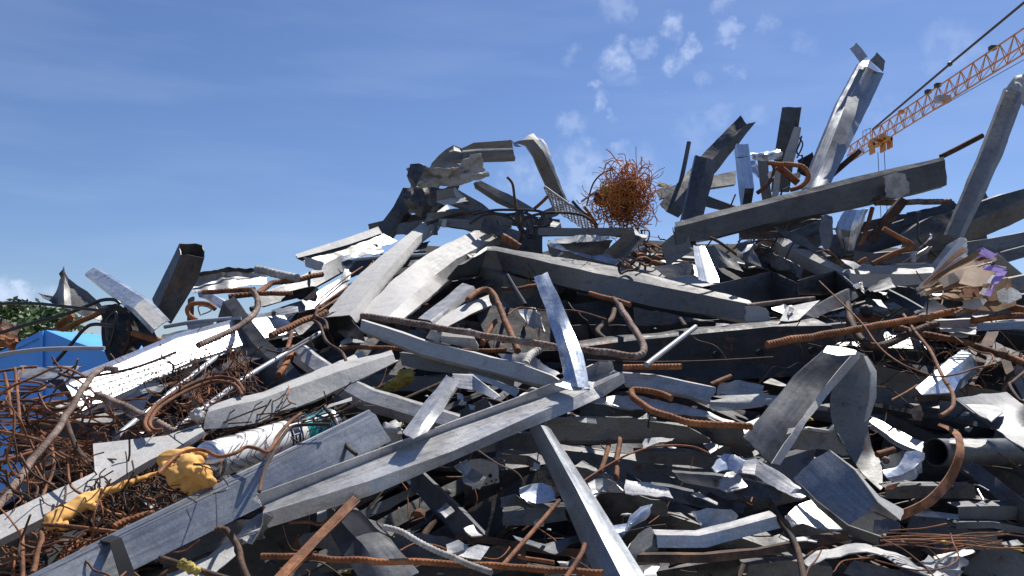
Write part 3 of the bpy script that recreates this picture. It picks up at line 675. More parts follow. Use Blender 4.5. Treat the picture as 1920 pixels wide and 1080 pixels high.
# foam, spray can
v, f, _ = merge([icos(P(334,893,1.36), .020, 3, .3, 3), icos(P(376,891,1.36), .019, 3, .34, 3), icos(P(356,884,1.345), .010, 3, .3, 3), icos(P(398,903,1.35), .008, 2, .3), icos(P(362,922,1.36), .009, 2, .4), icos(P(312,878,1.37), .013, 2, .3), icos(P(330,865,1.40), .024, 3, .15, 2,(1.3,.8,.9)), icos(P(358,852,1.42), .019, 3, .15, 2, (1.5,.8,.7)), icos(P(352,872,1.37), .020, 3, .15, 2), icos(P(372,918,1.36), .007, 2, .3), icos(P(390,905,1.36), .013, 2, .2), icos(P(352,910,1.36), .013, 3, .2, 2), icos(P(368,868,1.38), .014, 3, .2, 2)])
fo = link('foam_ball','' or v,f,'foam','bulging orange foam ball hanging from the tip of the spray can','foam',sharp=80)
rm = fo.modifiers.new('remesh','REMESH'); rm.mode='VOXEL'; rm.voxel_size=.0022; rm.use_smooth_shade=True
sm_ = fo.modifiers.new('smooth','SMOOTH'); sm_.factor=.5; sm_.iterations=1
fp = [(300,886,5),(282,891,7),(262,898,6),(240,906,8),(214,916,9),(190,925,11),(170,935,14),(150,945,15),(130,958,15),(112,968,16),(98,978,15),(86,990,10),(175,950,9),(120,985,10)]
fp2=[(a[0]+(b[0]-a[0])*t_/4+random.uniform(-2,2),a[1]+(b[1]-a[1])*t_/4+random.uniform(-2,2),(a[2]+(b[2]-a[2])*t_/4)*random.uniform(.7,1.05)) for a,b in zip(fp[:11],fp[1:12]) for t_ in range(4)]+fp[12:]
v, f, _ = merge([icos(P(x,y,D(x,y)*.87), r*1.5/F*.92, 2, .6, 3.5) for x,y,r in fp2])
fo = link('foam_strand',v,f,'foam','long orange strand of hardened foam trailing from the foam ball','foam',sharp=80)
rm = fo.modifiers.new('remesh','REMESH'); rm.mode='VOXEL'; rm.voxel_size=.004; rm.use_smooth_shade=True
sm_ = fo.modifiers.new('smooth','SMOOTH'); sm_.factor=.5; sm_.iterations=3
cA = P(374,870,1.44); cB = P(622,793,1.78); ax = (cB-cA); LN = ax.length; az = ax.normalized(); au = Vector((0,-.35,1)); au = (au-az*au.dot(az)).normalized(); av = az.cross(au)
def lathe(prof, n=40, a0=0, a1=2*math.pi, wrap=True):
    vs=[]; fs=[]; m_=n if wrap else n+1
    for (s,r_) in prof:
        for i in range(m_):
            th=a0+(a1-a0)*i/n; vs.append(cA+az*s+(au*math.cos(th)+av*math.sin(th))*r_)
    for j in range(len(prof)-1):
        for i in range(n):
            i2=(i+1)%m_ if wrap else i+1; fs.append((j*m_+i,j*m_+i2,(j+1)*m_+i2,(j+1)*m_+i))
    return vs,fs
RC=.034
can = empty('spray_can', cA, 'white foam spray can with teal and navy label lying on the blue grey tube', 'spray can')
v,f=lathe([(0.03,RC),(.031,RC),(LN*.94,RC),(LN*.95,RC*.97)]); link('body',v,f,'canwhite',parent=can)
v,f=lathe([(-.012,.004),(-.012,.010),(-.004,.013),(.002,.02),(.012,.029),(.018,.0315),(.020,.0345),(.024,.0355),(.028,.0355),(.031,RC)]); link('dome',v,f,'tin',parent=can)
v,f=lathe([(LN*.95,RC*.97),(LN*.965,RC*1.02),(LN*.98,RC*.98),(LN*.985,.02),(LN*.98,0.001)]); link('base',v,f,'tin',parent=can)
v,f=lathe([(LN*.69,RC+.0004),(LN*.76,RC+.0004)]); link('teal_band',v,f,'teal',parent=can)
v,f=lathe([(LN*.76,RC+.0005),(LN*.93,RC+.0005)]); link('petrol_band',v,f,'petrol',parent=can)
c_side=0
def ang(v3): return math.atan2(v3.dot(av), v3.dot(au))
vc = ang(((EYE-cA)-az*(EYE-cA).dot(az)).normalized())
sg = 1 if (Vector((0,0,-1))).dot(-au*math.sin(vc)+av*math.cos(vc))>0 else -1   # +sg turns the label downwards
v,f=lathe([(LN*.55,RC+.0006),(LN*.64,RC+.0006)],16,vc-.55,vc+.75,False) ; link('navy_patch',v,f,'navyink',parent=can)
v,f=lathe([(LN*.60,RC+.0006),(LN*.74,RC+.0006)],10,vc-sg*1.5,vc-sg*.75,False) ; link('navy_stripe',v,f,'navyink',parent=can)
v,f=lathe([(LN*.10,RC+.0006),(LN*.2,RC+.0006)],10,vc-sg*1.3,vc-sg*.4,False) ; link('blue_print',v,f,'canwhite',parent=can)
def cyltext(name, txt, s0, th0, size, mat, along=False):
    cu = bpy.data.curves.new('t','FONT'); cu.body=txt; cu.size=size; to=bpy.data.objects.new('t',cu); C.collection.objects.link(to)
    dg=bpy.context.evaluated_depsgraph_get(); me=to.evaluated_get(dg).to_mesh(); vs=[]
    for q in me.vertices:
        x,y=q.co.x,q.co.y
        if along: s=s0+x; th=th0-sg*y/RC
        else: s=s0-y; th=th0-sg*x/RC
        vs.append(cA+az*s+(au*math.cos(th)+av*math.sin(th))*(RC+.0012))
    fs=[tuple(p.vertices) for p in me.polygons]; bpy.data.objects.remove(to); bpy.data.curves.remove(cu)
    if fs: link(name,vs,fs,mat,parent=can,smooth=False)
cyltext('pink_lettering','Mousse',LN*.36,vc+sg*1.15,.015,'pink'); cyltext('pink_lettering','e',LN*.40,vc+sg*.62,.013,'pink'); cyltext('pink_lettering','Colle',LN*.47,vc+sg*1.2,.012,'pink')
for i_,s_ in enumerate((.80,.835,.87,.90)): cyltext('dark_lettering',['mousse','adhesive','mousse','colle'][i_],LN*s_,vc+sg*.9,.012,'tealtext')
# sketch of the pictogram: a small white line figure on the navy patch
v,f,_=merge([lathe([(LN*a_,RC+.0010),(LN*b_,RC+.0010)],4,vc+c_,vc+d_,False) for a_,b_,c_,d_ in ((.565,.57,-.3,.6),(.62,.625,-.3,.6),(.565,.625,-.02,.03),(.565,.625,.55,.6),(.585,.60,.1,.45))]); link('pictogram',v,f,'canwhite',parent=can)
v, f, _ = merge([icos(P(x,y,1.77), r*1.75/F, 2, .5, 3) for x,y,r in ((612,790,11),(622,800,12),(614,806,10),(606,786,8),(628,790,8),(622,812,9))])
link('dried_foam_crust',v,f,'foamold','lumpy yellow dried foam stuck on the far end of the spray can','foam',sharp=60)
lump('cyan_cap','cyan',602,778,10,'small bright cyan cap beside the far end of the spray can',d=1.80,amp=.1)
W(rb,'rust',[296,888,318,866,340,850,368,843,388,846,410,856,440,850,462,838,485,842,500,848,512,835,525,812,545,790,565,775],3.5,'wavy rusty bar lying over the spray can and foam ball',k=.80)
W(rb,'rustblk',[486,922,496,880,512,850,530,818,548,800,580,796,620,796],3.4,'dark rusty bar bending over the spray can down to the square tube',k=.81)
W(rb,'rustblk',[606,762,622,780,640,812,652,838,668,852],3.6,'dark bar arching over the far end of the can into the shade',k=.86)
for i,p in enumerate([[322,862,360,868,400,882,425,905,424,918,400,926],[330,850,350,868,380,870,410,872],[272,834,290,815,310,812,330,825,345,835],[328,822,332,812,380,800],[405,925,407,990],[350,955,358,975]]):
    W(wi,'cable',p,1.2,['thin dark wire looping under the orange foam ball','thin wire wrapped across the orange foam ball','thin dark wire hooked over the white angle beam','short dark wire resting near the white plug','thin dark wire hanging down the face of the square tube','short thin wire shadowing the square tube face'][i],k=.80)
it=[]; q=random.Random(3)
for i in range(9):
    th0=q.uniform(-1.5,1.0); s0=q.uniform(.14,.5); ph=q.uniform(-1,1); pts=[]
    for j in range(9):
        th=vc-sg*1.4+sg*2.4*j/8; s=LN*(s0+.07*math.sin(j*.8+ph)+q.uniform(-.012,.012)); pts.append(cA+az*s+(au*math.cos(th)+av*math.sin(th))*(RC+.0018))
    cc=catmull(pts,3); it.append(tube(cc,[.0006]*len(cc),4))
v,f,_=merge(it); link('fine_wire_net',v,f,'cable','net of hair thin dark wires wrapped around the white spray can','wire')

# =====================  MIDDLE OF THE HEAP  =====================
S(mc,'plaster',[[838,384,798,412,764,440,672,515,604,596],[843,390,815,422,781,447,717,517,655,591],[844,398,820,432,787,456,726,530,667,604]],[.8,-1.2],'tall narrow profile, dark at the top and sunlit below, slanting down from the crumpled knot',k=.93,ret=(.04,.02),dent=.002)
S(ms,'dark',[[606,594,630,585,652,592,677,624],[612,616,632,622,650,634,682,640]],[-.2],'dark bent foot plate at the lower end of the tall narrow profile',k=.92,dent=.004)
S(mc,'plaster',[[936,430,890,434,832,459,799,479,742,520,676,588],[941,440,903,461,856,485,812,519,783,545,728,592],[941,456,906,473,864,505,830,535,800,562,757,597]],[1.15,-1.1],'broad pale dusty channel kinked in the middle, torn bright at its upper end',k=.94,ret=(.05,.03),dent=.004)
S(ms,'mirror',[[905,432,924,429,940,431],[912,438,926,436,941,440]],[.9],'shiny torn lip on the upper end of the broad pale channel',k=.93,dent=.006)
S(mc,'grime',[[874,489,913,463,929,463,1032,477,1150,499,1263,526,1405,564],[860,498,912,469,930,470,1060,499,1160,520,1260,541,1412,571],[838,521,900,513,942,508,1060,537,1130,554,1240,578,1400,602]],[2.2,-.25],'long dark faced channel bent at its peak, its thin upper edge lit',k=.93,ret=(.02,.05),dent=.003)
S(ms,'plaster',[[1398,575,1438,578],[1398,603,1446,606]],[0],'concrete smeared end section of the long dark faced channel',k=.925,dent=.004)
S(mc,'plaster',[[1028,450,1133,472,1250,504,1346,531],[1026,458,1133,484,1240,520,1318,538],[1030,476,1130,504,1230,533,1290,541]],[1.4,-1.0],'long straight pale strip with peeling blue film lying behind the long dark faced channel',k=.98,dent=.001)
S(ms,'blue',[[1032,455,1100,471,1160,488],[1030,463,1098,482,1155,497]],[.9],'patch of light blue film peeling along the long straight pale strip',k=.976,dent=.003)
S(bx,'galv',[[868,532,785,598],[888,538,806,603],[893,547,815,610]],[1.5,-.6],'short grey box profile in the hollow under the broad pale channel',k=.96,closed=True)
S(mc,'plaster',[[916,552,860,577,808,606],[922,572,880,590,832,616]],[1.2],'dusty short beam crossing beneath the short grey box profile',k=.96,ret=(.03,.03))
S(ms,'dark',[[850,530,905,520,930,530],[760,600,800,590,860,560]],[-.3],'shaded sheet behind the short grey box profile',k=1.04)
S(mc,'plaster',[[676,599,800,640,940,675,985,686,1035,704,1062,722],[673,618,790,664,935,700,990,716,1050,727,1080,731],[680,625,795,672,940,708,995,722,1052,732,1082,735]],[.4,-1],'long speckled bar lying under the ribbed rebar and ending at the shiny upright strip',k=.88,ret=(.04,.02),dent=.0015)
W(rb,'rustgrey',[678,592,780,606,900,628,1040,650,1150,663,1194,667,1208,655,1196,628,1178,600,1160,572],6.8,'long straight ribbed rebar with a hooked far end above the speckled bar',k=.84,rib=.75)
S('cement_lump','white',[[812,609,828,617],[808,616,826,628],[799,633,823,640]],[1.3,-.3],'small pale plaster block beside the larger white block on the speckled bar',k=.85,ret=(.03,.03),t=.006,dent=.003)
S('cement_lump','white',[[828,616,882,619],[826,630,893,636],[823,640,896,652]],[1.2,-.4],'larger white plaster block lying on the speckled bar under the ribbed rebar',k=.85,ret=(.03,.03),t=.006,dent=.005)
S(mc,'blue',[[1001,519,1023,579,1055,688,1062,724],[1012,516,1041,580,1068,660,1084,728],[1026,511,1048,556,1092,665,1104,728]],[.5,-.7],'shiny upright twisted strip coloured blue for reflected sky in the middle of the heap',k=.81,d=(2.1,1.98,1.82,1.74),dent=.004)
S(ms,'blue',[[1056,715,1082,723,1104,722],[1040,722,1070,731,1106,731]],[.9],'dented foot of the shiny upright strip',d=1.74,dent=.003)
W(rd,'greycable',[1212,684,1304,613],5.2,'pale round rod poking diagonally across the blackened steel beam',k=.84)
W(rb,'rustorange',[1168,688,1277,687],5.8,'short orange rebar lying level right under the pale round rod',k=.85,rib=.7)
W(rb,'rustorange',[1105,551,1140,560,1182,572],5.5,'ribbed rusty bar showing under the long dark faced channel',k=.95,rib=.8)
W(rb,'rust',[878,562,893,548,912,543,926,553,947,602,972,657],5.8,'rusty rebar bent over and down beside the broad pale channel',k=.93,rib=.8)
W(rb,'rustorange',[905,645,918,620,930,602],5,'short orange bar behind the bent over rebar',k=.97,rib=.8)
W(rb,'rust',[905,641,925,632,945,640],5.5,'stub of rusty bar behind the larger white plaster block',k=.94,rib=.8)
W(rb,'rust',[640,652,700,651,770,655,860,657,950,657],4.6,'long thin rusty rebar running behind the plaster blocks',k=.96,rib=.8)
W(rb,'plasterbar',[984,682,998,664,1012,654],8,'short dusty rebar stub beside the foot of the shiny upright strip',k=.9,rib=.8)
W(rb,'rustblk',[1178,600,1165,580,1150,560],5,'dark rod behind the hook of the long ribbed rebar',k=.9)
W(rb,'rust',[940,542,975,540,1008,533],3.5,'thin rusty bar beneath the peak of the long dark faced channel',k=.98,rib=.8)
W(rb,'cable',[951,516,965,540,985,572],4,'dark thin bar slanting beside the top of the shiny upright strip',k=.96)
W(wi,'rust',[952,590,975,577,1020,582,1080,583,1140,600],1.6,'thin rusty wire running level through the hollow by the shiny strip',k=.95)
S(ms,'galv',[[972,580,1000,575,1010,590],[985,600,1000,612,1018,620]],[.7],'grey dented scrap in the hollow beside the shiny upright strip',k=.95,dent=.008)
S(ms,'dark',[[1185,575,1260,590,1340,600],[1190,610,1260,608,1300,600]],[.1],'dark plate hanging under the long dark faced channel',k=.98)
S(ms,'black',[[985,560,1060,560,1100,600],[1000,620,1060,630,1120,640]],[.1],'black sheet in the hollow behind the shiny upright strip',k=1.04)
S(ms,'white',[[1340,603,1366,609],[1340,612,1362,613]],[1],'tiny bright chip above the blackened steel beam',k=.95)
W(rb,'rustblk',[1140,640,1120,620,1145,600,1152,580],5,'dark bent rod in the hollow over the blackened beam',k=.97)
W(rb,'rustblk',[1275,598,1285,612],4.5,'stub of dark pipe standing on the blackened steel beam',k=.93)
# blackened steel beam
S('steel_beam','black',[[1085,643,1200,629,1320,617,1450,603,1530,598],[1090,650,1200,637,1320,625,1450,612,1558,610],[1098,690,1200,688,1320,688,1450,683,1558,676],[1098,712,1200,715,1320,714,1450,708,1540,702]],[1.3,.05,.8],'heavy blackened steel beam with bolt holes lying level across the heap',k=.95,ret=(.06,.04),t=.008,dent=.003,cat='steel beam')
sb = bpy.data.objects['steel_beam']
for (x,y) in ((1345,665),(1427,661),(1525,657)):
    d_=D(x,612)*.93; c=P(x,y,d_-.02); r=.011; vv=[c+Vector((math.cos(a_)*r,0,math.sin(a_)*r*.9)) for a_ in [i*.3927 for i in range(16)]]
    link('bolt_hole',vv+[q+Vector((0,.012,0)) for q in vv],[tuple(range(16))[::-1]]+[(i,(i+1)%16,(i+1)%16+16,i+16) for i in range(16)],'core',parent=sb,smooth=False)
W('bottom_bar','rustblk',[1100,676,1200,679,1320,677,1450,670],1.8,None,k=.925,parent=sb)

# skyline wedge, dark boxes, knot
S(ms,'grime',[[555,478,605,461,650,448,708,427],[557,484,607,471,655,458,716,437],[606,500,640,486,690,470,745,452]],[1.6,-.35],'wedge sheet with a sunlit edge painted white, pointing at the sky above the plaster coated bar',k=1.0,dent=.003,t=.003)
wz_=[o for o in bpy.data.objects if o.name.startswith('metal_sheet')][-1]
S('painted_sunlit_edge','white',[[554,477,604,460,650,446,709,425],[557,484,607,471,655,458,716,437]],[1.5],None,k=.992,parent=wz_,dent=.001)  # white strip stands for sunlight along the top edge of the dark sheet
S(ms,'white',[[568,481,590,486,608,492],[572,500,590,505,606,508]],[.3],'ribbed white stub hanging under the point of the wedge sheet',k=.99,dent=.006)
S(ms,'galv',[[641,479,680,468,715,459],[647,487,684,478,721,470]],[1.2],'bright flat strip in front of the dark underside of the wedge sheet',k=.96)
W(rd,'pvc',[668,486,720,482,800,478],3.6,'thin white pipe disappearing behind the tall narrow profile',k=.98)
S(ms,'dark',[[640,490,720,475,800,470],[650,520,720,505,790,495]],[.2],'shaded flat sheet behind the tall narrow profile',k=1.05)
S(mc,'dark',[[725,470,760,462,806,452],[727,480,765,472,800,463]],[.6],'dark shiny strip crossing behind the tall narrow profile, upper one',k=1.03,ret=(.02,.02))
S(mc,'navy',[[740,492,790,486,830,470],[745,502,795,494,832,482]],[.6],'dark shiny strip crossing behind the tall narrow profile, lower one',k=1.03,ret=(.02,.02))
S(mc,'dark',[[756,352,738,388,697,440],[782,352,766,395,722,452]],[-.2],'dark upright box profile leaning beneath the crumpled knot',d=(3.9,3.85,3.8),ret=(.1,.1))
S(ms,'dark',[[756,352,790,345,830,349,862,346],[756,372,790,385,820,384,850,366],[770,396,790,408,820,402,838,386]],[.5,-.3],'dark crumpled sheet at the knot of the crumpled sculpture of channels',d=3.75,dent=.015)
S(mc,'grime',[[808,308,822,292,836,280,850,272,866,278,888,268,960,262],[812,312,828,296,840,288,854,284,874,284,896,280,962,279],[838,319,843,306,846,301,852,300,872,300,900,298,966,295]],[-.3,.1],'bent U channel reaching level against the sky at the top of the knot',d=(3.8,3.8,3.8,3.8,3.8,3.8,3.7),ret=(0,.06),k=1)
S(ms,'white',[[843,282,850,272,862,279],[842,286,851,282,866,285]],[1.5],'bright crushed corner at the bend of the level U channel',d=3.72)
S(ms,'plaster',[[763,318,776,311,829,315,857,311,880,297,903,292],[768,330,790,329,830,333,862,329,886,317,906,314],[775,341,800,339,830,334,862,333,892,326,917,324],[774,356,800,353,825,349,861,347,888,338,915,334]],[-1.2,1.6,-.5],'crumpled open box sheet at the top of the knot, lit inside',d=3.6,dent=.022,t=.004)
S(mc,'grime',[[818,358,820,378,835,380],[846,352,856,368,880,377]],[.2],'small open dark box end below the crumpled open sheet',d=3.6,ret=(.06,.06))
S(ms,'white',[[853,351,876,374],[850,356,856,367]],[.9],'small bright triangular flap below the crumpled open sheet',d=3.55)
S(ms,'plaster',[[818,376,856,367],[832,383,878,378]],[1.2],'pale strip painted as the lit lower lip of the small open box end',d=3.54)  # paler than the box end, so the lip looks sunlit
S(mc,'grime',[[857,354,880,368,905,382,921,395],[836,379,870,390,900,400,925,410]],[.35],'grey channel sloping down from the knot to the dark cables',d=3.75,ret=(.04,.04))
S(mc,'grime',[[900,338,955,364,1002,391],[888,343,935,370,984,395],[890,350,930,378,978,399]],[.6,-.5],'long grey channel sloping from the crumpled sheet down toward the mesh',d=(3.8,3.85,3.9),ret=(.03,.03))
S(mc,'grime',[[962,269,985,272,1002,294,1016,330,1033,374],[975,262,1000,262,1018,285,1036,322,1062,380],[1000,250,1012,262,1028,290,1042,324,1068,380]],[.2,-1.4],'tall bent channel arching against the sky with a torn pointed head',d=(3.8,3.8,3.8,3.85,3.9),ret=(.03,0),dent=.008)
S(ms,'plaster',[[1006,258,1018,268,1024,284],[1018,262,1026,276,1034,298]],[-1.3],'bright torn fold at the head of the tall bent channel',d=3.75)
S(ms,'blue',[[960,262,966,268,975,272],[962,271,968,274,978,274]],[.2],'tiny glinting tip beside the torn head of the tall bent channel',d=3.8)
S(mc,'grime',[[1012,398,1040,386,1068,376],[1018,414,1045,404,1062,388]],[.2],'dark curved trough at the foot of the tall bent channel',d=3.9)
# expanded mesh
it=[]; 
def mq(u,v): return P(1020+u*92-v*(-12)*0+v*18, 352+u*60+v*40, 3.55+v*.12)
for i in range(15):
    a=mq(i/14,0); b=mq(max(0,i/14-.12),1); it.append(tube([a,b],[.0028]*2,4))
for i in range(9):
    pts=[mq(u/14,i/8+(.04 if u%2 else -.04)) for u in range(15)]; it.append(tube(pts,[.0028]*15,4))
v,f,_=merge(it); link('wire_mesh',v,f,'greycable','torn piece of grey expanded wire mesh beside the rusty wire ball','wire mesh')
W(rd,'greycable',[1021,350,1060,378,1105,408],2.6,'straight grey rod along the edge of the torn wire mesh',d=3.5)
W(rd,'cable',[1073,377,1090,395,1106,405],3,'short black rod end beside the rusty wire ball',d=3.5)
L_=[([951,332,961,345,965,372,970,400,974,412,980,449],'cable rising upright against the sky from the cable knot'),([976,456,976,423,990,407,1032,399,1085,402,1112,417,1121,438,1120,471],'brown cable arching over the plates to the dark strip'),
([886,402,928,394,980,394,1014,397,1020,410],'black cable lying across the knot of cables'),([932,414,941,430,957,441,977,459],'grey curved wire below the knot of cables'),([916,398,950,402,985,400,1010,412],'dark cable sagging through the knot of cables'),
([880,420,905,405,930,402,960,410,975,430],'dark cable drooping on the grey channel'),([985,395,995,410,1000,430,1002,450],'cable dropping straight from the knot'),([978,400,988,420,990,445,1004,440],'cable twisted inside the knot'),([966,398,975,418,985,436,1000,440],'cable curled at the lower knot'),([1000,425,1020,425,1035,415,1030,408],'short looped cable beside the knot')]
for p,l in L_: W(ca,'rustblk' if 'brown' in l or 'upright' in l else 'cable',p,2.6,'thin '+l,d=3.45)
W(rb,'rust',[1001,392,1015,380,1030,365],3.2,'thin rusty bar under the torn wire mesh',d=3.6)
W(rb,'rust',[940,444,955,452,974,463],8,'stubby thick rusty rebar end above the bent peak of the long dark channel',d=2.95,rib=.8)
S(mc,'grime',[[823,409,870,411,908,414],[822,421,870,428,905,440]],[.15],'dark flat beam lying level below the knot on the crest',d=3.5,ret=(.03,.03))
S(ms,'plaster',[[829,411,838,412],[828,424,836,426]],[.6],'small pale patch of plaster on the dark flat beam below the knot',d=3.47)
S(mc,'dark',[[905,413,940,422,976,434],[900,431,935,442,972,455]],[.2],'dark beam beneath the cable knot on the crest',d=3.4,ret=(.04,.04))
S(ms,'grime',[[748,420,790,412,822,415],[742,440,780,438,820,440]],[.3],'shaded sheet between the dark upright box and the tall narrow profile',d=3.6)
S(mc,'grime',[[1009,427,1100,427,1200,426],[1010,441,1100,441,1192,440]],[.05],'long dark strip lying level under the rusty wire ball',d=3.25,ret=(.03,.03))
S(ms,'plaster',[[1040,447,1100,440,1142,443],[1046,456,1100,452,1142,450]],[1.3],'pale rounded sheet under the long dark level strip',d=3.1)
S(ms,'dark',[[1048,455,1100,451,1150,449],[1060,468,1110,480,1135,474]],[-.1],'dark curved underside beneath the pale rounded sheet',d=3.15)
S(mc,'grime',[[1134,472,1160,450,1187,425],[1150,484,1170,470,1196,440],[1176,481,1195,462,1213,444]],[-.5,.7],'V folded sheet with a torn pale tip below the rusty wire ball',d=3.0,dent=.005)
S(ms,'white',[[1186,426,1200,438,1214,440],[1190,440,1204,446,1212,446]],[1.2],'torn pale tip of the V folded sheet',d=2.96)
S(ms,'white',[[1036,412,1052,418,1053,427],[1029,426,1040,427,1050,428]],[1],'small bright chip under the torn wire mesh',d=3.4)
W(ca,'greycable',[1090,378,1110,365,1140,353,1160,350],2,'thin grey wire looping into the rusty wire ball',d=3.4)
W(ca,'cable',[1100,385,1112,345,1130,325,1150,318],1.5,'faint dark wire looping beside the rusty wire ball',d=3.4)
# rusty wire ball
q=random.Random(21); it=[]; cc=P(1172,376,3.3); Rb=.13
for i in range(640):
    n=Vector((q.gauss(0,1),q.gauss(0,1),q.gauss(0,1))).normalized(); p=cc+n*Rb*q.uniform(.2,1.0); p.z=cc.z+(p.z-cc.z)*(1.35 if p.z>cc.z else .95); p.x=cc.x+(p.x-cc.x)*(1.0-.35*max(0,(p.z-cc.z)/Rb))
    dr=Vector((q.gauss(0,1),q.gauss(0,1),q.gauss(0,1))).normalized(); pts=[p]; st_=q.uniform(.015,.03)
    for j in range(6):
        dr=(dr+Vector((q.gauss(0,1),q.gauss(0,1),q.gauss(0,1)))*.45-(pts[-1]-cc)*1.6).normalized(); pts.append(pts[-1]+dr*st_)
    c_=catmull(pts,3); it.append(tube(c_,[q.uniform(.0009,.0023)]*len(c_),4))
for i in range(26):
    a=q.uniform(.3,2.9); p=cc+Vector((math.cos(a)*.8,q.uniform(-.5,.5),math.sin(a)))*Rb; e=p+Vector((math.cos(a)+q.gauss(0,.5),q.gauss(0,.4),math.sin(a)+q.gauss(0,.3)))*q.uniform(.03,.07)
    it.append(tube(catmull([p,p.lerp(e,.5)+Vector((q.gauss(0,.01),0,q.gauss(0,.01))),e],4),[.0014]*9,4))
v,f,_=merge(it); link('wire_ball',v,f,'wireorange','round bushy ball of tangled orange rusty wire on the crest of the heap','wire ball')
lump('cement_lump','strawfoam',1137,360,14,'dirty yellow lump stuck in the side of the rusty wire ball',d=3.32)
lump('cement_lump','black',1128,372,16,'black lump inside the side of the rusty wire ball',d=3.36)

# =====================  LOWER MIDDLE  =====================
S(mc,'galv',[[484,926,667,859,850,790,960,749,1045,715,1124,678,1150,679],[492,947,667,874,850,803,960,765,1050,733,1118,703,1150,694],[495,962,690,903,850,845,960,796,1060,752,1112,727,1168,700],[499,991,700,927,850,864,960,816,1075,769,1135,741,1172,717]],[-.35,2.8,-.15],'long lit channel beam crossing the heap, with a grey rim on both sides',k=.86,t=.003,dent=.0012,sharp=20,smooth=False)
S(mc,'galv',[[1168,699,1232,704,1290,716,1342,726],[1173,720,1232,728,1290,742,1330,754],[1175,726,1232,735,1290,748,1326,760]],[.35,-1],'grey strip continuing from the peak of the long lit channel beam',k=.88,ret=(.03,.02))
S(ms,'galv',[[1095,744,1180,738,1255,752,1310,764,1388,794],[1118,752,1190,766,1260,773,1320,779,1376,797]],[1.1],'wavy sunlit sheet strip under the curved rusty rebar',k=.93,dent=.005)
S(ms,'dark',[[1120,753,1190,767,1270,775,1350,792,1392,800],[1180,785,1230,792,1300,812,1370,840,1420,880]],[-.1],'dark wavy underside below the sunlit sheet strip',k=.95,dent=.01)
W(rb,'rustorange',[1258,746,1236,736,1205,731,1184,731,1186,742,1205,758,1235,775,1262,783,1310,793,1412,801],6.8,'orange ribbed rebar bent in a U and sweeping to the folded plate',k=.84,rib=.75)
S(mc,'grime',[[1020,785,1100,783,1180,784,1290,800],[1040,827,1100,826,1180,824,1330,822],[1046,834,1100,833,1180,832,1330,830]],[-.1,-1],'wide dark flat plate behind the front grey post',k=.95,ret=(.02,0),dent=.003)
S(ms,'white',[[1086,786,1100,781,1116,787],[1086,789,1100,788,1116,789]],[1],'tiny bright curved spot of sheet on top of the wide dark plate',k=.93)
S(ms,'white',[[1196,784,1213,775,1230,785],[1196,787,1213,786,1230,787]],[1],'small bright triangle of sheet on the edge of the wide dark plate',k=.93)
S(mc,'galv',[[836,705,796,757,755,812],[852,708,812,765,774,824],[862,716,826,775,800,812]],[1.6,-.9],'left leg of a bent V profile standing on the long lit beam',k=.82,ret=(.02,0))
S(mc,'galv',[[850,703,886,703,938,743],[858,727,890,731,926,748]],[.9],'right leg of the bent V profile behind the long lit beam',k=.86,ret=(.02,.02))
S(mc,'galv',[[878,699,927,713,975,730],[885,706,930,724,968,745]],[.5],'grey bar passing behind the peak of the V profile',k=.92,ret=(.02,.02))
S(mc,'grime',[[750,661,800,668,870,679,960,708],[752,684,800,694,870,702,965,727]],[.15],'dark stained box beam under the speckled bar',k=.95,ret=(.04,.04),dent=.005)
S(ms,'galv',[[935,664,990,660,1050,700],[940,682,990,690,1035,705]],[.8],'grey plate behind the dusty rebar stub',k=.96)
S('front_post' if 0 else bx,'clean',[[996,806,1060,942,1128,1098],[1010,812,1088,950,1172,1100],[1024,796,1110,928,1216,1098]],[-.5,1.0],'straight grey post leaning down to the bottom edge, its upper face sunlit',d=(1.72,1.45,1.25),closed=True,dent=.0004,sharp=20,t=.003)
S(mc,'navy',[[590,953,640,1036,690,1100],[612,942,680,1020,738,1100],[662,956,730,1012,782,1076]],[.5,-.4],'wide blue grey crushed channel below the long lit beam',k=.95,dent=.008,ret=(.02,.02))
S(ms,'galv',[[590,952,622,940,650,946],[596,975,625,972,640,962]],[1],'pale patch painted as sunlight on the corner at the upper end of the wide blue grey channel',k=.93)  # lighter metal laid on the dark channel in place of sunlight
S(ms,'galv',[[650,1076,700,1062,778,1066],[655,1100,710,1095,775,1090]],[1.0],'crumpled light scrap at the bottom below the long rebar',k=.95,dent=.008)
S(an,'rust',[[664,927,600,990,508,1086],[677,938,614,1001,530,1090]],[.5],'rusty flat bar slanting from under the long lit beam',k=.86,t=.004,ret=(.006,.006))
W(rb,'rustorange',[491,1042,620,1047,800,1054,960,1063,1130,1072],6.5,'long straight orange rebar lying level along the bottom',k=.88,rib=.75)
W(rb,'plasterbar',[719,989,760,1002,816,1030,923,1072],6,'rebar crusted with white plaster slanting down to the long orange rebar',k=.85,rib=.9)
W(rb,'rust',[542,980,580,979,600,983,625,965,652,935],3,'thin rusty bar curving under the end of the long lit beam',k=.9)
S(mc,'navy',[[793,888,858,950,910,1004],[766,892,818,955,866,1005],[760,900,812,962,860,1012]],[-1.0,.6],'blue grey strip slanting down from under the long lit beam with painted sunlit spots',k=.97,ret=(.02,.02))
S(ms,'galv',[[836,940,853,955],[820,953,836,967]],[1],'small pale patch painted as a sunlit spot halfway down the slanting blue grey strip',k=.955,rag=0)  # sun spot done as a lighter piece over the dark strip
S(ms,'galv',[[886,985,908,1004],[869,992,884,1006]],[1],'pale patch painted as sunlight on the lower end of the slanting blue grey strip',k=.955,rag=0)  # lighter piece again, sunlight on the strip end put into colour
S('bracket','galv',[[849,874,862,868,874,861],[868,884,874,893,884,878],[871,905,890,905,912,896],[873,908,900,918,910,900]],[.2,.8,-.3],'small bent galvanised bracket hanging in the dark below the long lit beam',k=.92,cat='bracket',dent=.001)
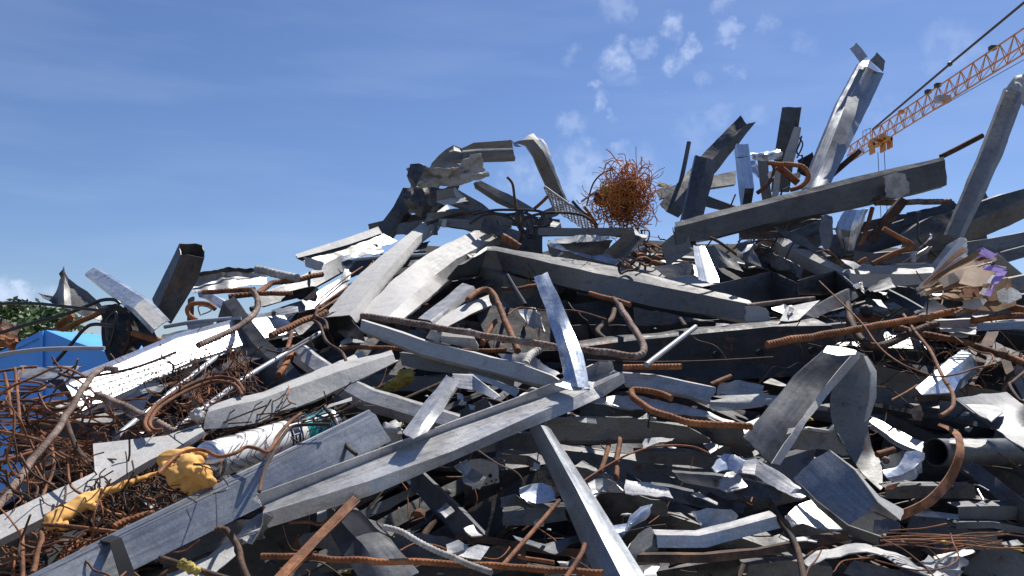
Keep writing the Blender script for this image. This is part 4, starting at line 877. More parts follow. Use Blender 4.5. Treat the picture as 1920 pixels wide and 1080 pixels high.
S(mp_,'plaster',[[872,862,902,860,933,869],[876,890,902,890,934,893],[886,918,905,912,934,905]],[.15,.1],'pale plate with small punched holes behind the bent bracket',k=.96,dent=.001)
pl_=[o for o in bpy.data.objects if o.name.startswith('metal_plate')][-1]
for x,y,r in ((919,892,4),(912,907,2.2),(922,902,2.2),(930,900,2),(927,905,1.6)):
    v,f=icos(P(x,y,D(x,862)*.955-.012),r*D(x,862)/F,1,0,sc=(1,.2,1)); link('punched_hole',v,f,'core',parent=pl_)
S(ms,'galv',[[834,1021,860,1014,880,1028],[842,1040,862,1042,880,1040],[880,1028,896,1022,918,1027],[862,1042,880,1045,901,1052]],[1,.3,1],'small folded galvanised flap beside the plaster crusted rebar',k=.96,dent=.002)
S(ms,'navy',[[735,1002,790,1002,850,1012],[745,1040,800,1050,860,1050]],[.4],'dark blue flat sheet behind the plaster crusted rebar',k=1.0)
S(an,'rustblk',[[850,1000,930,1008,1020,1024,1180,1040],[850,1012,930,1022,1020,1038,1180,1054]],[.3],'dark rusty flat bar curving behind the front grey post',k=.99)
S(an,'rustblk',[[1180,1040,1320,1041,1420,1030,1510,1012,1600,996],[1180,1054,1320,1055,1420,1044,1515,1028,1606,1010]],[.3],'long rusty flat bar bowing level across the bottom to the curled plate',k=.95,ret=(.01,.01))
W(rb,'rust',[1049,938,1000,995,938,1066],4.2,'thin rusty angle bar slanting down left of the front grey post',k=.9)
W(rb,'rust',[1096,1020,1088,1042,1054,1094],4.5,'rusty rod crossing the long orange rebar beside the front grey post',k=.87)
W(rb,'rustorange',[970,1042,1005,1048,1038,1057],4.2,'short orange rebar above the end of the long bottom rebar',k=.93,rib=.8)
W(rb,'rust',[1160,822,1158,860,1156,898],5.2,'upright rusty bar standing below the wide dark plate',k=.97,rib=.8)
W(rb,'rust',[1143,826,1136,855,1126,884],4.6,'dark upright rod next to the upright rusty bar',k=1.0)
W(wi,'rustorange',[1090,905,1135,875,1186,849,1239,836,1296,837,1330,850],1.8,'thin copper coloured wire arching in the dark behind the front grey post',k=.93)
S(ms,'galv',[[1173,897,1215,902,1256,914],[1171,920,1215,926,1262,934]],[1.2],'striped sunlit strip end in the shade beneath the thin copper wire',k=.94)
S(mc,'navy',[[1225,910,1260,914,1300,925],[1222,932,1262,938,1300,948]],[.3],'dark strip continuing behind the striped sunlit strip end',k=.97,ret=(.03,.03))
S(ms,'galv',[[1106,900,1118,892,1130,893,1145,905],[1108,920,1118,915,1135,910,1160,912],[1118,930,1126,924,1140,922,1168,922]],[.8,.5],'small scalloped sheet with a torn curved rim beside the striped strip',k=.95,dent=.006)
S(ms,'blue',[[972,917,996,908,1016,904,1036,910],[976,930,996,928,1014,930,1040,930],[992,942,1005,942,1020,941,1046,935]],[.9,.5],'pale blue dented sheet in the dark left of the front grey post',k=.95,dent=.006)
S(mc,'dark',[[938,934,965,925,985,940],[942,950,970,948,1000,952]],[.2],'dark folded end beside the pale blue dented sheet',k=.97)
S(mc,'dark',[[940,960,1000,955,1060,950],[945,985,1000,985,1060,975]],[.2],'dark channel below the pale blue dented sheet',k=1.0,ret=(.03,.03))
S(ms,'navy',[[960,1000,1020,1018,1090,1002],[980,1016,1040,1035,1090,1010]],[1.0],'dark curved sheet with a bright rim left of the front grey post',k=.96)
S(ms,'blue',[[1148,978,1180,975,1200,950,1222,948],[1160,992,1180,992,1200,972,1218,958],[1165,1008,1175,1012,1192,990,1210,975]],[.8,.3],'crinkled foil like scrap right of the front grey post',k=.94,dent=.012)
S(ms,'grime',[[1174,1030,1200,1000,1220,989],[1173,1040,1205,1036,1236,1012],[1175,1052,1210,1055,1235,1060]],[.5,.1],'rounded dark plate with a bright torn rim right of the front grey post',k=.93,dent=.003)
S(ms,'galv',[[1208,1066,1222,1055,1234,1055],[1205,1090,1222,1090,1234,1090]],[1],'bright sliver of sheet at the bottom edge by the rounded dark plate',k=.92)
S(ms,'navy',[[1140,905,1190,930,1250,945],[1150,935,1200,960,1250,970]],[-.1],'dark plate in the gap under the striped strip',k=1.02)
S(ms,'cement',[[1299,955,1330,946,1352,955],[1305,975,1335,970,1370,975],[1318,990,1340,994,1380,990]],[.5,.4],'cement covered rough sheet in the shade left of the curled plate',k=.95,dent=.01,rag=.02)
S(mc,'galv',[[1230,1003,1311,1004,1380,988,1455,968],[1233,1027,1325,1027,1385,1010,1462,990]],[.2],'grey flat beam bent in the middle below the cement covered sheet',k=.93,ret=(.03,.03))
S(ms,'dark',[[1285,928,1302,923,1350,938,1400,942],[1290,940,1310,948,1350,955,1390,958]],[.6],'dark curved sheet just above the cement covered sheet',k=.97)
S(ms,'white',[[1298,925,1310,924,1345,937],[1302,929,1312,930,1343,940]],[1.2],'thin bright rim on the dark curved sheet above the cement covered one',k=.96)
S('cement_lump','white',[[1346,741,1378,738,1436,740],[1334,752,1378,752,1445,752],[1336,770,1378,768,1440,762]],[1.1,.3],'white torn plaster covered end lying by the wavy sunlit sheet',k=.93,dent=.010,rag=.02)
S(mc,'galv',[[1436,740,1480,742],[1440,760,1476,762]],[.5],'grey continuation of the plaster covered end toward the folded plate',k=.95)
S(ms,'galv',[[1350,718,1388,712,1430,722],[1345,738,1385,740,1430,740]],[.2],'upright grey piece beneath the blackened steel beam',k=.97)
W(rb,'rust',[1332,722,1350,714,1370,706],5,'rusty rod end beneath the blackened steel beam',k=.96)
S(ms,'black',[[1140,700,1250,705,1340,712],[1150,730,1260,720,1350,735]],[.2],'black plate in the gap between the long lit beam and the blackened beam',k=1.0)
v,f,_=merge([icos(P(700+i*5+random.uniform(-3,3),742-i*2.6+random.uniform(-4,4),D(730,700)*.97),(4+i*.7)*2.1/F,2,.8,3) for i in range(14)]); link('insulation_wool',v,f,'strawfoam','yellow mossy tuft of insulation in the dark behind the V profile','insulation',sharp=70)
v,f,_=merge([icos(P(600+i*6+random.uniform(-3,3),878-i*2.2+random.uniform(-6,6),D(650,850)*.97),random.uniform(5,10)*1.8/F,2,.8,3) for i in range(18)]); link('insulation_wool',v,f,'strawfoam','dirty yellow fluff below the square tube at the shaded end','insulation',sharp=70)
lump('cement_lump','white',735,812,22,'round white torn plastic foam lump in the shade above the long lit beam',k=.96,amp=.5)
S(ms,'galv',[[668,838,680,818,686,806],[672,852,690,846,698,838]],[.6],'small upright grey shard beside the end of the square tube',k=.95)
for i,(x,y) in enumerate(((868,756),(885,762),(862,742))): S(ms,'galv',[[x-7,y-5,x+6,y-4],[x-5,y+5,x+6,y+5]],[.5],['small square glint of sheet in the dark under the V profile','second square glint of sheet in the dark under the V profile','tiny pale flake just below the peak of the V profile'][i],k=.98)
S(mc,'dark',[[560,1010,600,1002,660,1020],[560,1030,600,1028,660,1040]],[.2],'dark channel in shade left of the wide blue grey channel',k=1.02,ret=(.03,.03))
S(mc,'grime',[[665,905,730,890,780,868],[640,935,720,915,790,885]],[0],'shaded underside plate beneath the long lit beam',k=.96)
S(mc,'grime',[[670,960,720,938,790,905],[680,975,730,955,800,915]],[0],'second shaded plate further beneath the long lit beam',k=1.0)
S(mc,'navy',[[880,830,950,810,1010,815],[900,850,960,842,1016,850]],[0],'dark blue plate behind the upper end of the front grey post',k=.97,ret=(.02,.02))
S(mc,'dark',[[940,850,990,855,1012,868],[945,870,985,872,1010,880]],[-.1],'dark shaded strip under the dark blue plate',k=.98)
S(ms,'white',[[1000,865,1012,870],[998,876,1010,878]],[1],'small white flake painted as a corner glint beside the front grey post',k=.95)  # glint made as a matte white piece
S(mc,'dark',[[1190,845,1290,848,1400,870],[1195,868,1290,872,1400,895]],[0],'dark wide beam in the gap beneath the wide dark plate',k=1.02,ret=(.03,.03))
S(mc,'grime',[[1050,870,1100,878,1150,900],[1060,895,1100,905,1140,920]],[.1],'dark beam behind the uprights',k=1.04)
S(ms,'plaster',[[1208,826,1240,822,1266,821],[1202,842,1225,834,1262,824]],[.8],'pale triangular patch of sheet under the wide dark plate',k=.97)

S(mp_,'grime',[[806,312,820,300,850,305,872,312],[806,322,830,318,850,318,872,316]],[.2],'small folded grey plate joining the level U channel to the crumpled open sheet',d=3.68,dent=.004)

S('lit_crease' if 0 else st,'plaster',[[866,282,896,279,963,277],[866,285,896,282,963,280]],[1.2],'thin pale strip painted as the bright crease highlight along the middle of the level U channel',d=(3.76,3.76,3.66),dent=0)  # highlight along the crease laid on as a pale strip

# =====================  RIGHT PART OF THE HEAP  =====================
W(rd,'dark',[1292,266,1280,325,1264,390],4.2,'thin dark pipe standing against the sky right of the wire ball',d=3.9)
S(mc,'dark',[[1388,216,1319,288,1237,382],[1400,232,1335,300,1250,396],[1417,229,1348,315,1272,408]],[.55,-.6],'broad dark trough with a curved open end pointing at the sky',d=(4.1,4.0,3.8),dent=.003,t=.004)
S(mc,'dark',[[1305,291,1278,413],[1326,296,1297,412],[1345,303,1319,405]],[.9,-.9],'upright grooved channel in front of the broad dark trough',d=(3.65,3.5),ret=(.03,.03))
S(mc,'grime',[[1228,358,1300,336,1380,320],[1238,372,1305,356,1380,345]],[.9],'pale topped beam passing behind the upright grooved channel',d=4.0,ret=(.04,.04))
S(mc,'dark',[[1326,366,1355,378,1384,388],[1318,386,1350,394,1384,398]],[.1],'dark wedge plate behind the shiny capped box',d=3.9)
S(ms,'foamold',[[1236,340,1246,345,1258,346],[1233,348,1243,350,1254,351]],[.9],'small yellow scrap on the pale topped beam beside the wire ball',d=3.9,dent=.006)
S(bx,'mirror',[[1377,282,1384,345,1389,392],[1381,269,1396,350,1395,394],[1403,270,1414,352,1408,392]],[.9,-.35],'shiny upright box end tied with a dark strap on the crest',d=(3.5,3.45,3.4),closed=True,dent=.002)
bq=[o for o in bpy.data.objects if o.name.startswith('box_section')][-1]
S('strap','tape',[[1379,296,1386,294],[1386,296,1406,293]],[0],None,d=3.44,parent=bq,dent=0,rag=0); 
S('end_cap','black',[[1397,353,1414,353],[1391,392,1407,392]],[0],None,d=3.38,parent=bq,dent=0,rag=0)
S(mp_,'dark',[[1467,201,1453,288,1446,360],[1503,201,1490,290,1480,360]],[-.1],'tall flat dark plate standing upright against the sky',d=3.9,t=.004,dent=.001)
S(mc,'plaster',[[1489,237,1478,270,1466,306],[1500,238,1492,272,1482,312],[1503,240,1495,278,1486,312]],[.3,-.8],'narrow sunlit channel leaning in front of the tall flat dark plate',d=3.7)
S(mc,'plaster',[[1454,320,1448,360,1441,396],[1464,322,1460,362,1452,396]],[.8],'thin pale strip hanging over the long dark beam on the crest',d=3.35)
S(ms,'rustorange',[[1444,393,1452,394],[1433,420,1440,418]],[.8],'rusty brown tip of the thin pale hanging strip',d=3.34)
S(ms,'blue',[[1407,282,1430,280,1460,278],[1409,288,1436,290,1468,284],[1412,300,1434,304,1466,298]],[1.2,-.5],'crumpled shiny sheet rolled over beside the shiny capped box',d=3.6,dent=.012)
S(ms,'blue',[[1407,300,1418,298,1424,310],[1410,320,1418,325,1426,335]],[.5],'crumpled bluish flap just beside the shiny capped box',d=3.55,dent=.01)
S(mp_,'grime',[[1420,298,1424,340,1430,378],[1440,296,1442,335,1448,372]],[.3],'short upright grey plate under the rolled shiny sheet',d=3.6)
W(rb,'rust',[1458,311,1476,326,1496,343],7.5,'thick brown rusty pipe stub on the crest beside the big post',d=3.3)
W(rb,'rustorange',[1440,306,1464,308,1492,309,1511,318,1515,335,1504,348,1482,356],4.8,'rusty hook of bar curling around the thick brown stub',d=3.25,rib=.7)
W(rb,'rust',[1420,362,1440,345,1452,320,1448,306],4,'brown bar bent behind the rusty hook',d=3.5)
W(wi,'cable',[1503,255,1499,270,1494,282,1497,290,1504,292,1503,305,1503,322],1.7,'black squiggly wire in front of the tall flat plate',d=3.55)
W(wi,'cable',[1499,258,1505,270,1500,285,1494,296],1.5,'second black squiggly wire next to the big post',d=3.6)
S(ms,'paperwhite',[[1442,320,1452,318,1462,322],[1440,330,1452,332,1462,332]],[.5],'small pale paper scrap behind the rusty hook',d=3.5,dent=.008)
S(ms,'paper',[[1486,324,1500,320,1504,328],[1488,332,1500,333,1503,334]],[.5],'small tan paper scrap inside the curl of the rusty hook',d=3.45,dent=.008)
S(ms,'black',[[1497,300,1524,285,1530,300],[1495,322,1510,330,1525,340]],[.1],'black folded scrap wedged next to the foot of the big post',d=3.7)
# big post
S(mc,'clean',[[1611,118,1572,190,1505,354],[1624,124,1587,196,1524,352],[1645,134,1606,222,1543,352],[1657,138,1619,220,1554,350]],[.75,.1,-.8],'big tall post with pale plaster patches rising high against the sky',d=(3.8,3.65,3.3),ret=(.03,.03),t=.004,dent=.002)
bp=[o for o in bpy.data.objects if o.name.startswith('metal_channel')][-1]
S('top_flap','galv',[[1606,80,1617,92,1627,106],[1594,92,1604,104,1614,117]],[.3],'pale torn flap bent outward',d=3.8,parent=bp,dent=.002)
S('top_flap','grime',[[1644,98,1660,114],[1632,114,1655,134]],[.2],'dark torn flap folded back',d=3.85,parent=bp,dent=.002)
S('top_fold','mirror',[[1613,114,1630,112,1648,130],[1613,122,1626,124,1647,135]],[1.2],None,d=3.77,parent=bp,dent=.003)
S('plaster_patch','cement',[[1590,180,1582,205,1560,262],[1611,185,1604,215,1583,270]],[.1],None,d=(3.60,3.5,3.4),parent=bp,dent=.001,rag=.02,t=.002)
# long dark beam on the crest
S(mc,'navy',[[1268,416,1340,397,1417,378,1600,332,1770,294],[1265,426,1345,406,1420,387,1600,342,1772,300],[1268,458,1345,444,1430,421,1600,389,1776,347]],[.75,-.15],'long dark beam lying across the crest with a pale cement patch near its end',d=(2.95,2.98,3.02,3.1,3.2),ret=(.04,.05),dent=.0015,t=.004)
lb=[o for o in bpy.data.objects if o.name.startswith('metal_channel')][-1]
S('cement_patch','cement',[[1656,331,1680,324,1698,326],[1658,350,1682,345,1706,342],[1662,370,1684,372,1707,361]],[-.1,-.1],'pale cement crust',d=3.095,parent=lb,dent=.003,rag=.008,t=.003)
S(ms,'dark',[[1262,426,1268,440,1300,446],[1266,458,1290,466,1310,470]],[.2],'dark crushed end below the long dark beam beside the wire ball',d=3.0,dent=.01)
W(rb,'rustblk',[1764,294,1800,276,1842,254],5.2,'dark rusty bar sticking out beyond the end of the long dark beam',d=3.4)
W(rb,'rustblk',[1560,328,1585,306,1612,283],5.5,'dark rusty bar leaning up beside the big post under the crane',d=3.5)
W(rb,'rustgrey',[1640,381,1700,379,1782,378],6,'ribbed rebar running level under the end of the long dark beam',d=3.15,rib=.8)
S(mc,'grime',[[1888,164,1843,281,1775,440],[1914,168,1868,290,1797,446],[1924,170,1880,292,1806,448]],[-.1,-1.3],'tall thin grey profile leaning at the picture edge with a torn bright top',d=(3.2,3.0,2.8),ret=(.02,.02),dent=.002)
S(ms,'white',[[1906,138,1916,136,1935,140],[1890,160,1908,150,1930,160],[1889,168,1912,172,1926,205]],[.3,.6],'torn bright white sheet crumpled over the top of the tall thin profile',d=3.15,dent=.01)
S(mc,'dark',[[1690,440,1750,404,1824,383,1930,350],[1690,460,1790,426,1850,402,1930,372],[1680,492,1790,462,1850,440,1930,406]],[.15,-.25],'large dark streaked trough running out past the tall thin profile',d=(3.0,3.05,3.1,3.1),dent=.006,ret=(.02,.04))
S(ms,'navy',[[1700,400,1750,388,1790,376],[1690,425,1750,410,1800,392]],[.4],'bluish plate behind the large dark streaked trough',d=3.25)
S(mp_,'dark',[[1815,362,1845,352],[1828,385,1853,370]],[.1],'small dark plate corner sticking up behind the large dark streaked trough',d=3.3)
S(mc,'grime',[[1800,456,1860,446,1930,433],[1812,478,1870,470,1930,462]],[.2],'level grey beam below the large dark streaked trough',d=2.95,ret=(.04,.04))
S(mc,'dark',[[1872,474,1930,459],[1888,492,1930,480]],[.1],'short dark beam end at the picture edge above the paper bundle',d=2.9,ret=(.04,.04))
S(mp_,'plaster',[[1868,474,1890,492,1918,515],[1850,488,1868,504,1889,521]],[-.9],'pale plate lying behind the paper bundle',d=2.75)
S(ms,'dark',[[1840,460,1872,470,1886,485],[1846,480,1862,490,1870,494]],[.1],'dark edge strip next to the pale plate behind the paper bundle',d=2.8)
S(mc,'grime',[[1890,522,1930,514],[1895,545,1930,540]],[.1],'brownish beam end right of the paper bundle',d=2.6,ret=(.04,.04))
S(ms,'grime',[[1540,404,1552,402,1562,408,1562,440],[1536,430,1540,460,1550,470,1556,462]],[.4],'curved grey sheet edge below the long dark beam',d=2.95)
S(mc,'dark',[[1485,434,1520,420,1560,405],[1500,462,1530,466,1560,450]],[.2],'dark box beam below the long dark beam beside the curved grey sheet',d=3.05,ret=(.04,.04))
S(ms,'mirror',[[1586,396,1570,432,1586,464],[1606,394,1592,432,1590,466],[1630,390,1612,426,1594,472]],[.8,-.5],'crumpled shiny sheet upright under the long dark beam',d=2.95,dent=.012)
W(rb,'rust',[1636,389,1626,425,1614,462],4.4,'thin rusty bar upright right of the crumpled shiny sheet',d=2.95)
S(an,'rustblk',[[1690,370,1660,405,1626,450],[1705,378,1676,414,1640,458]],[.1],'dark rusty angle bar slanting under the cement patch',d=3.0,ret=(.02,0))
S(an,'rustblk',[[1560,392,1600,378,1650,366],[1562,398,1602,385,1652,374]],[.3],'dark brown strip tucked just beneath the long dark beam',d=3.12)
W(rb,'rustorange',[1656,428,1684,444,1708,457,1704,466,1681,473,1636,495],5,'rusty bar bent in a wide angle in the hollow below the crest',d=2.8)
W(rd,'cable',[1720,402,1721,425,1722,449,1740,466,1762,487],2.2,'thin black bent rod in front of the large dark streaked trough',d=2.75)
W(wi,'rust',[1530,473,1550,470,1565,480,1580,500],1.6,'thin wire curled below the curved grey sheet edge',d=2.8)
W(wi,'cable',[1580,448,1584,462,1578,480,1570,495],1.5,'thin dark wire hanging from the curved grey sheet edge',d=2.8)
W(wi,'cable',[1502,418,1520,412,1541,412,1538,403],1.3,'thin straight wire on the dark box beam',d=2.9)
W(rb,'rustorange',[1610,494,1618,488,1625,485],4,'orange rod stub behind the long pale topped channel',d=2.65)
S(ms,'white',[[1578,489,1600,494,1612,500],[1584,496,1596,503,1600,508]],[1.4],'small white scrap behind the long pale topped channel',d=2.6)
W(rd,'greycable',[1712,472,1712,492],5,'short grey pipe end behind the long pale topped channel',d=2.7)
S(ms,'galv',[[1725,462,1748,440,1742,436],[1720,465,1740,450,1748,446]],[1],'small pale tab in the hollow by the thin black bent rod',d=2.7)
S(ms,'galv',[[1706,494,1740,474,1748,462],[1692,492,1720,476,1740,462]],[.9],'pale triangular sheet sliver next to the thin black bent rod',d=2.72)
S(mc,'navy',[[1600,470,1660,478,1740,470],[1600,488,1660,494,1740,492]],[0],'dark blue beam behind the long pale topped channel',d=2.85,ret=(.04,.04))
S(ms,'dark',[[1450,425,1500,440,1540,470],[1470,445,1520,470,1560,490]],[.1],'dark sheet behind the bend of the long pale topped channel',d=2.9)
# pale topped channel
S(mc,'plaster',[[1415,432,1448,430,1464,443,1500,458,1545,482,1588,506,1612,494,1680,494,1757,494],[1420,448,1450,448,1466,461,1500,476,1550,500,1592,515,1625,513,1690,513,1769,511],[1424,470,1452,476,1470,486,1506,500,1552,520,1596,538,1640,540,1700,536,1764,530]],[1.9,-.15],'long pale topped channel with a bowed end, lying below the crest',k=.94,ret=(.02,.03),dent=.004,t=.003)
S(ms,'grime',[[1395,470,1420,455,1450,475,1500,500],[1400,500,1430,490,1460,505,1500,522],[1440,508,1460,512,1480,520,1500,530]],[.5,.1],'dull dented sheet below the bowed end of the long pale topped channel',k=.97,dent=.012)
S(ms,'navy',[[1330,536,1390,522,1447,508,1497,532],[1345,560,1400,566,1450,565,1496,556]],[-.15],'smooth dark blue plate between the two long channels',k=.95,ret=(.01,0),dent=.001)
S(ms,'dark',[[1497,526,1530,516,1566,507,1598,536],[1498,552,1530,552,1568,550,1606,552]],[-.1],'smooth dark folded box next to the dark blue plate',k=.94,ret=(.01,0),dent=.001)
S(ms,'plaster',[[1566,507,1580,518,1600,536],[1576,518,1590,532,1606,540]],[1.2],'pale strip painted as the lit edge fold on the dark folded box',k=.93)  # pale colour imitates light catching the fold
S(ms,'navy',[[1664,516,1680,537],[1622,545,1640,546]],[.3],'dark triangular blade standing below the long pale topped channel',k=.9)
S(ms,'galv',[[1598,536,1616,526,1620,545],[1602,542,1614,540,1618,550]],[.9],'small pale pointed tip beside the dark triangular blade',k=.91)
S(mc,'dark',[[1497,592,1550,562,1600,538,1640,546],[1515,602,1565,580,1620,552,1655,552]],[.1],'dark beam slanting under the dark triangular blade',k=.95,ret=(.02,.02))
S(mc,'navy',[[1682,537,1710,540,1740,552,1778,580],[1664,550,1694,560,1720,575,1745,592],[1660,556,1690,572,1712,584,1735,596]],[-.6,.9],'dark curved trough with a pale scratch line beside the paper bundle',k=.92,dent=.003)
S(ms,'white',[[1668,542,1700,558,1733,577],[1667,544,1699,560,1732,579]],[1],'thin pale scratch strip on the dark curved trough',k=.905,dent=0)
S(ms,'white',[[1474,576,1510,568,1537,563],[1462,601,1478,602,1496,600]],[1.2],'bright white angular plate on the blackened beam',k=.92,dent=.001)
S(ms,'galv',[[1446,574,1470,571,1489,578],[1450,580,1470,588,1482,592]],[1.3],'grey plate tip beside the bright white angular plate',k=.92)
W(rb,'rustgrey',[1400,574,1440,569,1490,563,1527,560],4.6,'thin brown rod lying level above the bright white angular plate',k=.93)
S(ms,'galv',[[1636,561,1650,562],[1650,574,1664,578]],[.8],'small white card like tag below the dark triangular blade',k=.93,dent=0)
lump('cement_lump','black',1625,583,12,'small dark plastic lump glinting in the hollow above the orange rebar',k=.95)
S(ms,'rustorange',[[1600,590,1630,585,1650,592],[1606,602,1630,605,1650,600]],[.2],'brown rusty flap behind the orange rebar',k=.97)
S(mc,'dark',[[1540,610,1600,605,1660,606],[1540,640,1600,640,1660,640]],[0],'dark box behind the left half of the orange rebar',k=1.0,ret=(.03,.03))
# big rebar right etc
W(rb,'rustorange',[1437,646,1582,621,1703,601,1780,586,1830,578,1880,574,1930,583],7.2,'long thick orange rebar in front of the blackened beam and paper bundle',k=.82,rib=.55)
W(rb,'rustblk',[1588,570,1594,595,1606,622,1622,642,1648,649,1675,640,1715,620,1757,607],7,'dark rebar curving down and up under the orange rebar',k=.86,rib=.8)
W(rb,'rust',[1676,613,1720,624,1770,633,1830,648,1880,666,1930,685],7,'long brown rebar sloping down toward the picture edge',k=.9,rib=.8)
W(rb,'rustorange',[1822,600,1860,597,1890,594,1930,592],6,'ribbed orange rebar just below the end of the long thick one',k=.85,rib=.7)
S(mc,'galv',[[1760,600,1820,597,1840,597],[1760,614,1820,613,1836,612]],[.3],'pale box profile end under the long thick orange rebar',k=.87,ret=(.03,.03))
S(mc,'clean',[[1833,606,1930,601],[1830,621,1930,616]],[.3],'grey strip running out of the picture below the ribbed orange rebar',k=.85,ret=(.02,.02))
S(ms,'white',[[1760,614,1830,613],[1764,620,1832,622]],[2],'bright white lower face under the pale box profile end',k=.86)
S(ms,'white',[[1775,621,1820,626],[1784,630,1812,631]],[1.5],'pale curved flap under the pale box profile end',k=.88)
S(ms,'paperwhite',[[1822,592,1840,590,1858,586],[1830,597,1845,597,1856,595]],[1],'small cream scrap behind the ribbed orange rebar',k=.9)
S(an,'rustblk',[[1855,622,1835,665,1812,722],[1873,622,1852,668,1826,724]],[.2],'wide dark rusty bar standing behind the blue box profile',k=.92,ret=(.01,0))
S(bx,'blue',[[1804,655,1760,690,1717,727],[1822,663,1780,698,1728,740],[1828,690,1800,712,1788,735]],[1.3,-.6],'blue tinted box profile lying aslant in the dark right side',k=.86,t=.003,dent=.001)
S(ms,'navy',[[1824,666,1790,700,1740,738],[1836,690,1810,720,1786,740]],[-.3],'dark sheet painted as the shaded side of the blue tinted box profile',k=.88)  # shade on this face of the box put in as a dark sheet
W(rb,'rust',[1694,590,1716,622,1743,656,1760,690,1771,712,1785,735,1788,756,1782,768,1764,780],3.6,'thin rusty rod bent down over the blue tinted box profile',k=.83)
W(wi,'rust',[1536,527,1575,565,1616,606,1640,640,1661,662,1690,682,1717,694,1750,705,1768,706,1800,700,1830,690,1855,685,1860,677,1864,676,1858,664,1835,660,1815,650,1790,632],1.7,'long thin wire sagging and looping across the dark right side',k=.81)
W(wi,'rust',[1765,573,1768,560,1768,545],1.2,'hair thin wire below the paper bundle',k=.86)
W(wi,'rust',[1672,750,1700,735,1720,722],2,'short rusty wire left of the blue tinted box profile',k=.9)
W(rb,'rustblk',[1930,690,1900,715,1893,722,1910,748,1922,755],3,'dark rod kinked at the picture edge',k=.87)
S(ms,'rustdark',[[1712,742,1760,738,1800,745],[1714,752,1760,750,1800,756]],[.2],'dark brown strip level below the blue tinted box profile',k=.95)
S(an,'rustblk',[[1885,650,1900,690,1905,705],[1870,655,1885,700,1895,706]],[.2],'dark rusty plate behind the long brown rebar',k=.98)
S('brick_fragment','rustgrey',[[1714,760,1730,761],[1713,786,1729,789]],[.3],'small pinkish speckled brick fragment in the dark right side',k=.9,ret=(.02,.02),cat='brick')
tangle('dark brown thin wires scattered in the hollow of the right side',1760,680,260,120,60,1.3,31,.1,k=1.02,ln=(60,200),curl=.6,mat='rustblk')
q=random.Random(33)
for i in range(7):
    x_=q.uniform(1610,1700); y_=1000+i*4; W(wi,'rust',[x_,y_,x_+70,y_+q.uniform(-4,4),x_+150,y_+q.uniform(-8,8),x_+q.uniform(190,260),y_+q.uniform(-12,12)],1.2,['uppermost','second','third','middle','fifth','sixth','lowest'][i]+' of the seven thin rusty wires trailing level below the curled plate',k=.9,group='thin rusty wires trailing level below the curled plate')
tangle('brown thin wires behind the crumpled sheets under the crest',1480,435,80,30,40,1.4,34,-.3,k=.95,ln=(60,160),curl=.5,mat='rustblk')
tangle('rusty wire scraps under the V folded sheet near the wire ball',1215,480,50,30,26,2,35,.4,k=.95,ln=(30,90),curl=.8,mat='wirerust')

# paper bundle
pb = empty('paper_bundle', P(1800,560,2.05), 'bundle of damp stained paper tags with purple print, fanned out on the heap', 'paper bundle')
q=random.Random(9)
def leafp(pts, mat, d_, th=.0015, name='paper_sheet'):
    S(name,mat,pts,[.7],None,d=d_,parent=pb,t=th,dent=.008,rag=.012)
sheets=[([1745,497,1775,460,1800,446,1812,446],[1752,520,1790,492,1810,470,1815,458],'cement',2.30),([1783,500,1795,475,1812,464],[1786,505,1806,490,1816,470],'paperwhite',2.22),
([1765,520,1800,490,1838,475],[1770,528,1806,500,1850,482],'paper',2.2),([1775,530,1812,500,1855,478],[1782,534,1822,508,1870,486],'paper',2.16),([1828,470,1842,464,1870,478],[1834,482,1852,480,1862,486],'purple',2.10),
([1720,545,1780,520,1840,488],[1722,550,1786,528,1846,495],'mouldy',2.15),([1725,548,1790,526,1850,494],[1730,553,1800,535,1850,502],'paper',2.12),([1830,500,1860,494,1886,500],[1828,528,1850,532,1872,526],'paper',2.05),
([1846,498,1866,496,1885,502],[1846,503,1866,503,1880,508],'purple',2.02),([1872,506,1886,508],[1858,528,1872,530],'purple',2.01),([1868,504,1876,506],[1853,528,1862,530],'paperwhite',2.06),([1852,504,1866,506],[1840,530,1850,532],'mouldy',2.08),([1795,540,1830,530,1850,536],[1745,562,1800,558,1840,552],'mouldy',2.08),
([1805,520,1825,514,1826,520],[1800,530,1820,528,1828,522],'paperwhite',2.09),([1790,530,1840,528,1890,520,1905,540],[1770,560,1830,566,1880,560,1900,555],'mouldy',2.13),([1866,548,1890,535,1912,548],[1868,565,1890,570,1915,560],'cement',2.06),
([1846,538,1862,540],[1838,551,1850,555],'paperwhite',2.04),([1856,540,1862,534,1863,544],[1848,553,1856,556,1860,550],'purple',2.035),([1800,565,1830,560,1850,560],[1798,576,1828,580,1846,572],'cement',2.08),([1836,560,1870,556,1910,552],[1830,580,1870,584,1900,574],'mouldy',2.1),([1888,522,1900,524],[1884,542,1892,544],'mouldy',2.05),([1718,538,1750,530,1775,520],[1722,545,1752,540,1770,530],'grime',2.14)]
for a_,b_,m_,d_ in sheets: leafp(a_,b_ and m_,d_) if False else S('paper_sheet',m_,[a_,b_],[.7],None,d=d_,parent=pb,t=.0015,dent=.004,rag=.008)
for i in range(26):
    x=1722+q.uniform(0,16); y=552-i*.9+q.uniform(-2,2); e=(1800+q.uniform(0,60), y-22-q.uniform(10,46)*(1+.4*i/26))
    m_=q.choice(['paper','paper','mouldy','paperwhite','rustorange']); S('paper_sheet',m_,[[x,y,(x+e[0])/2,(y+e[1])/2-2,e[0],e[1]],[x+4,y+3,(x+e[0])/2+5,(y+e[1])/2+3,e[0]+10,e[1]+6]],[q.uniform(.1,1)],None,d=2.14-i*.002+q.uniform(-.03,.03),parent=pb,t=.0012,dent=.006)
W(wi,'cable',[1828,502,1840,498,1852,494,1862,492,1864,495,1858,496],1.4,'dark wire tie sticking out of the paper bundle',d=2.02)
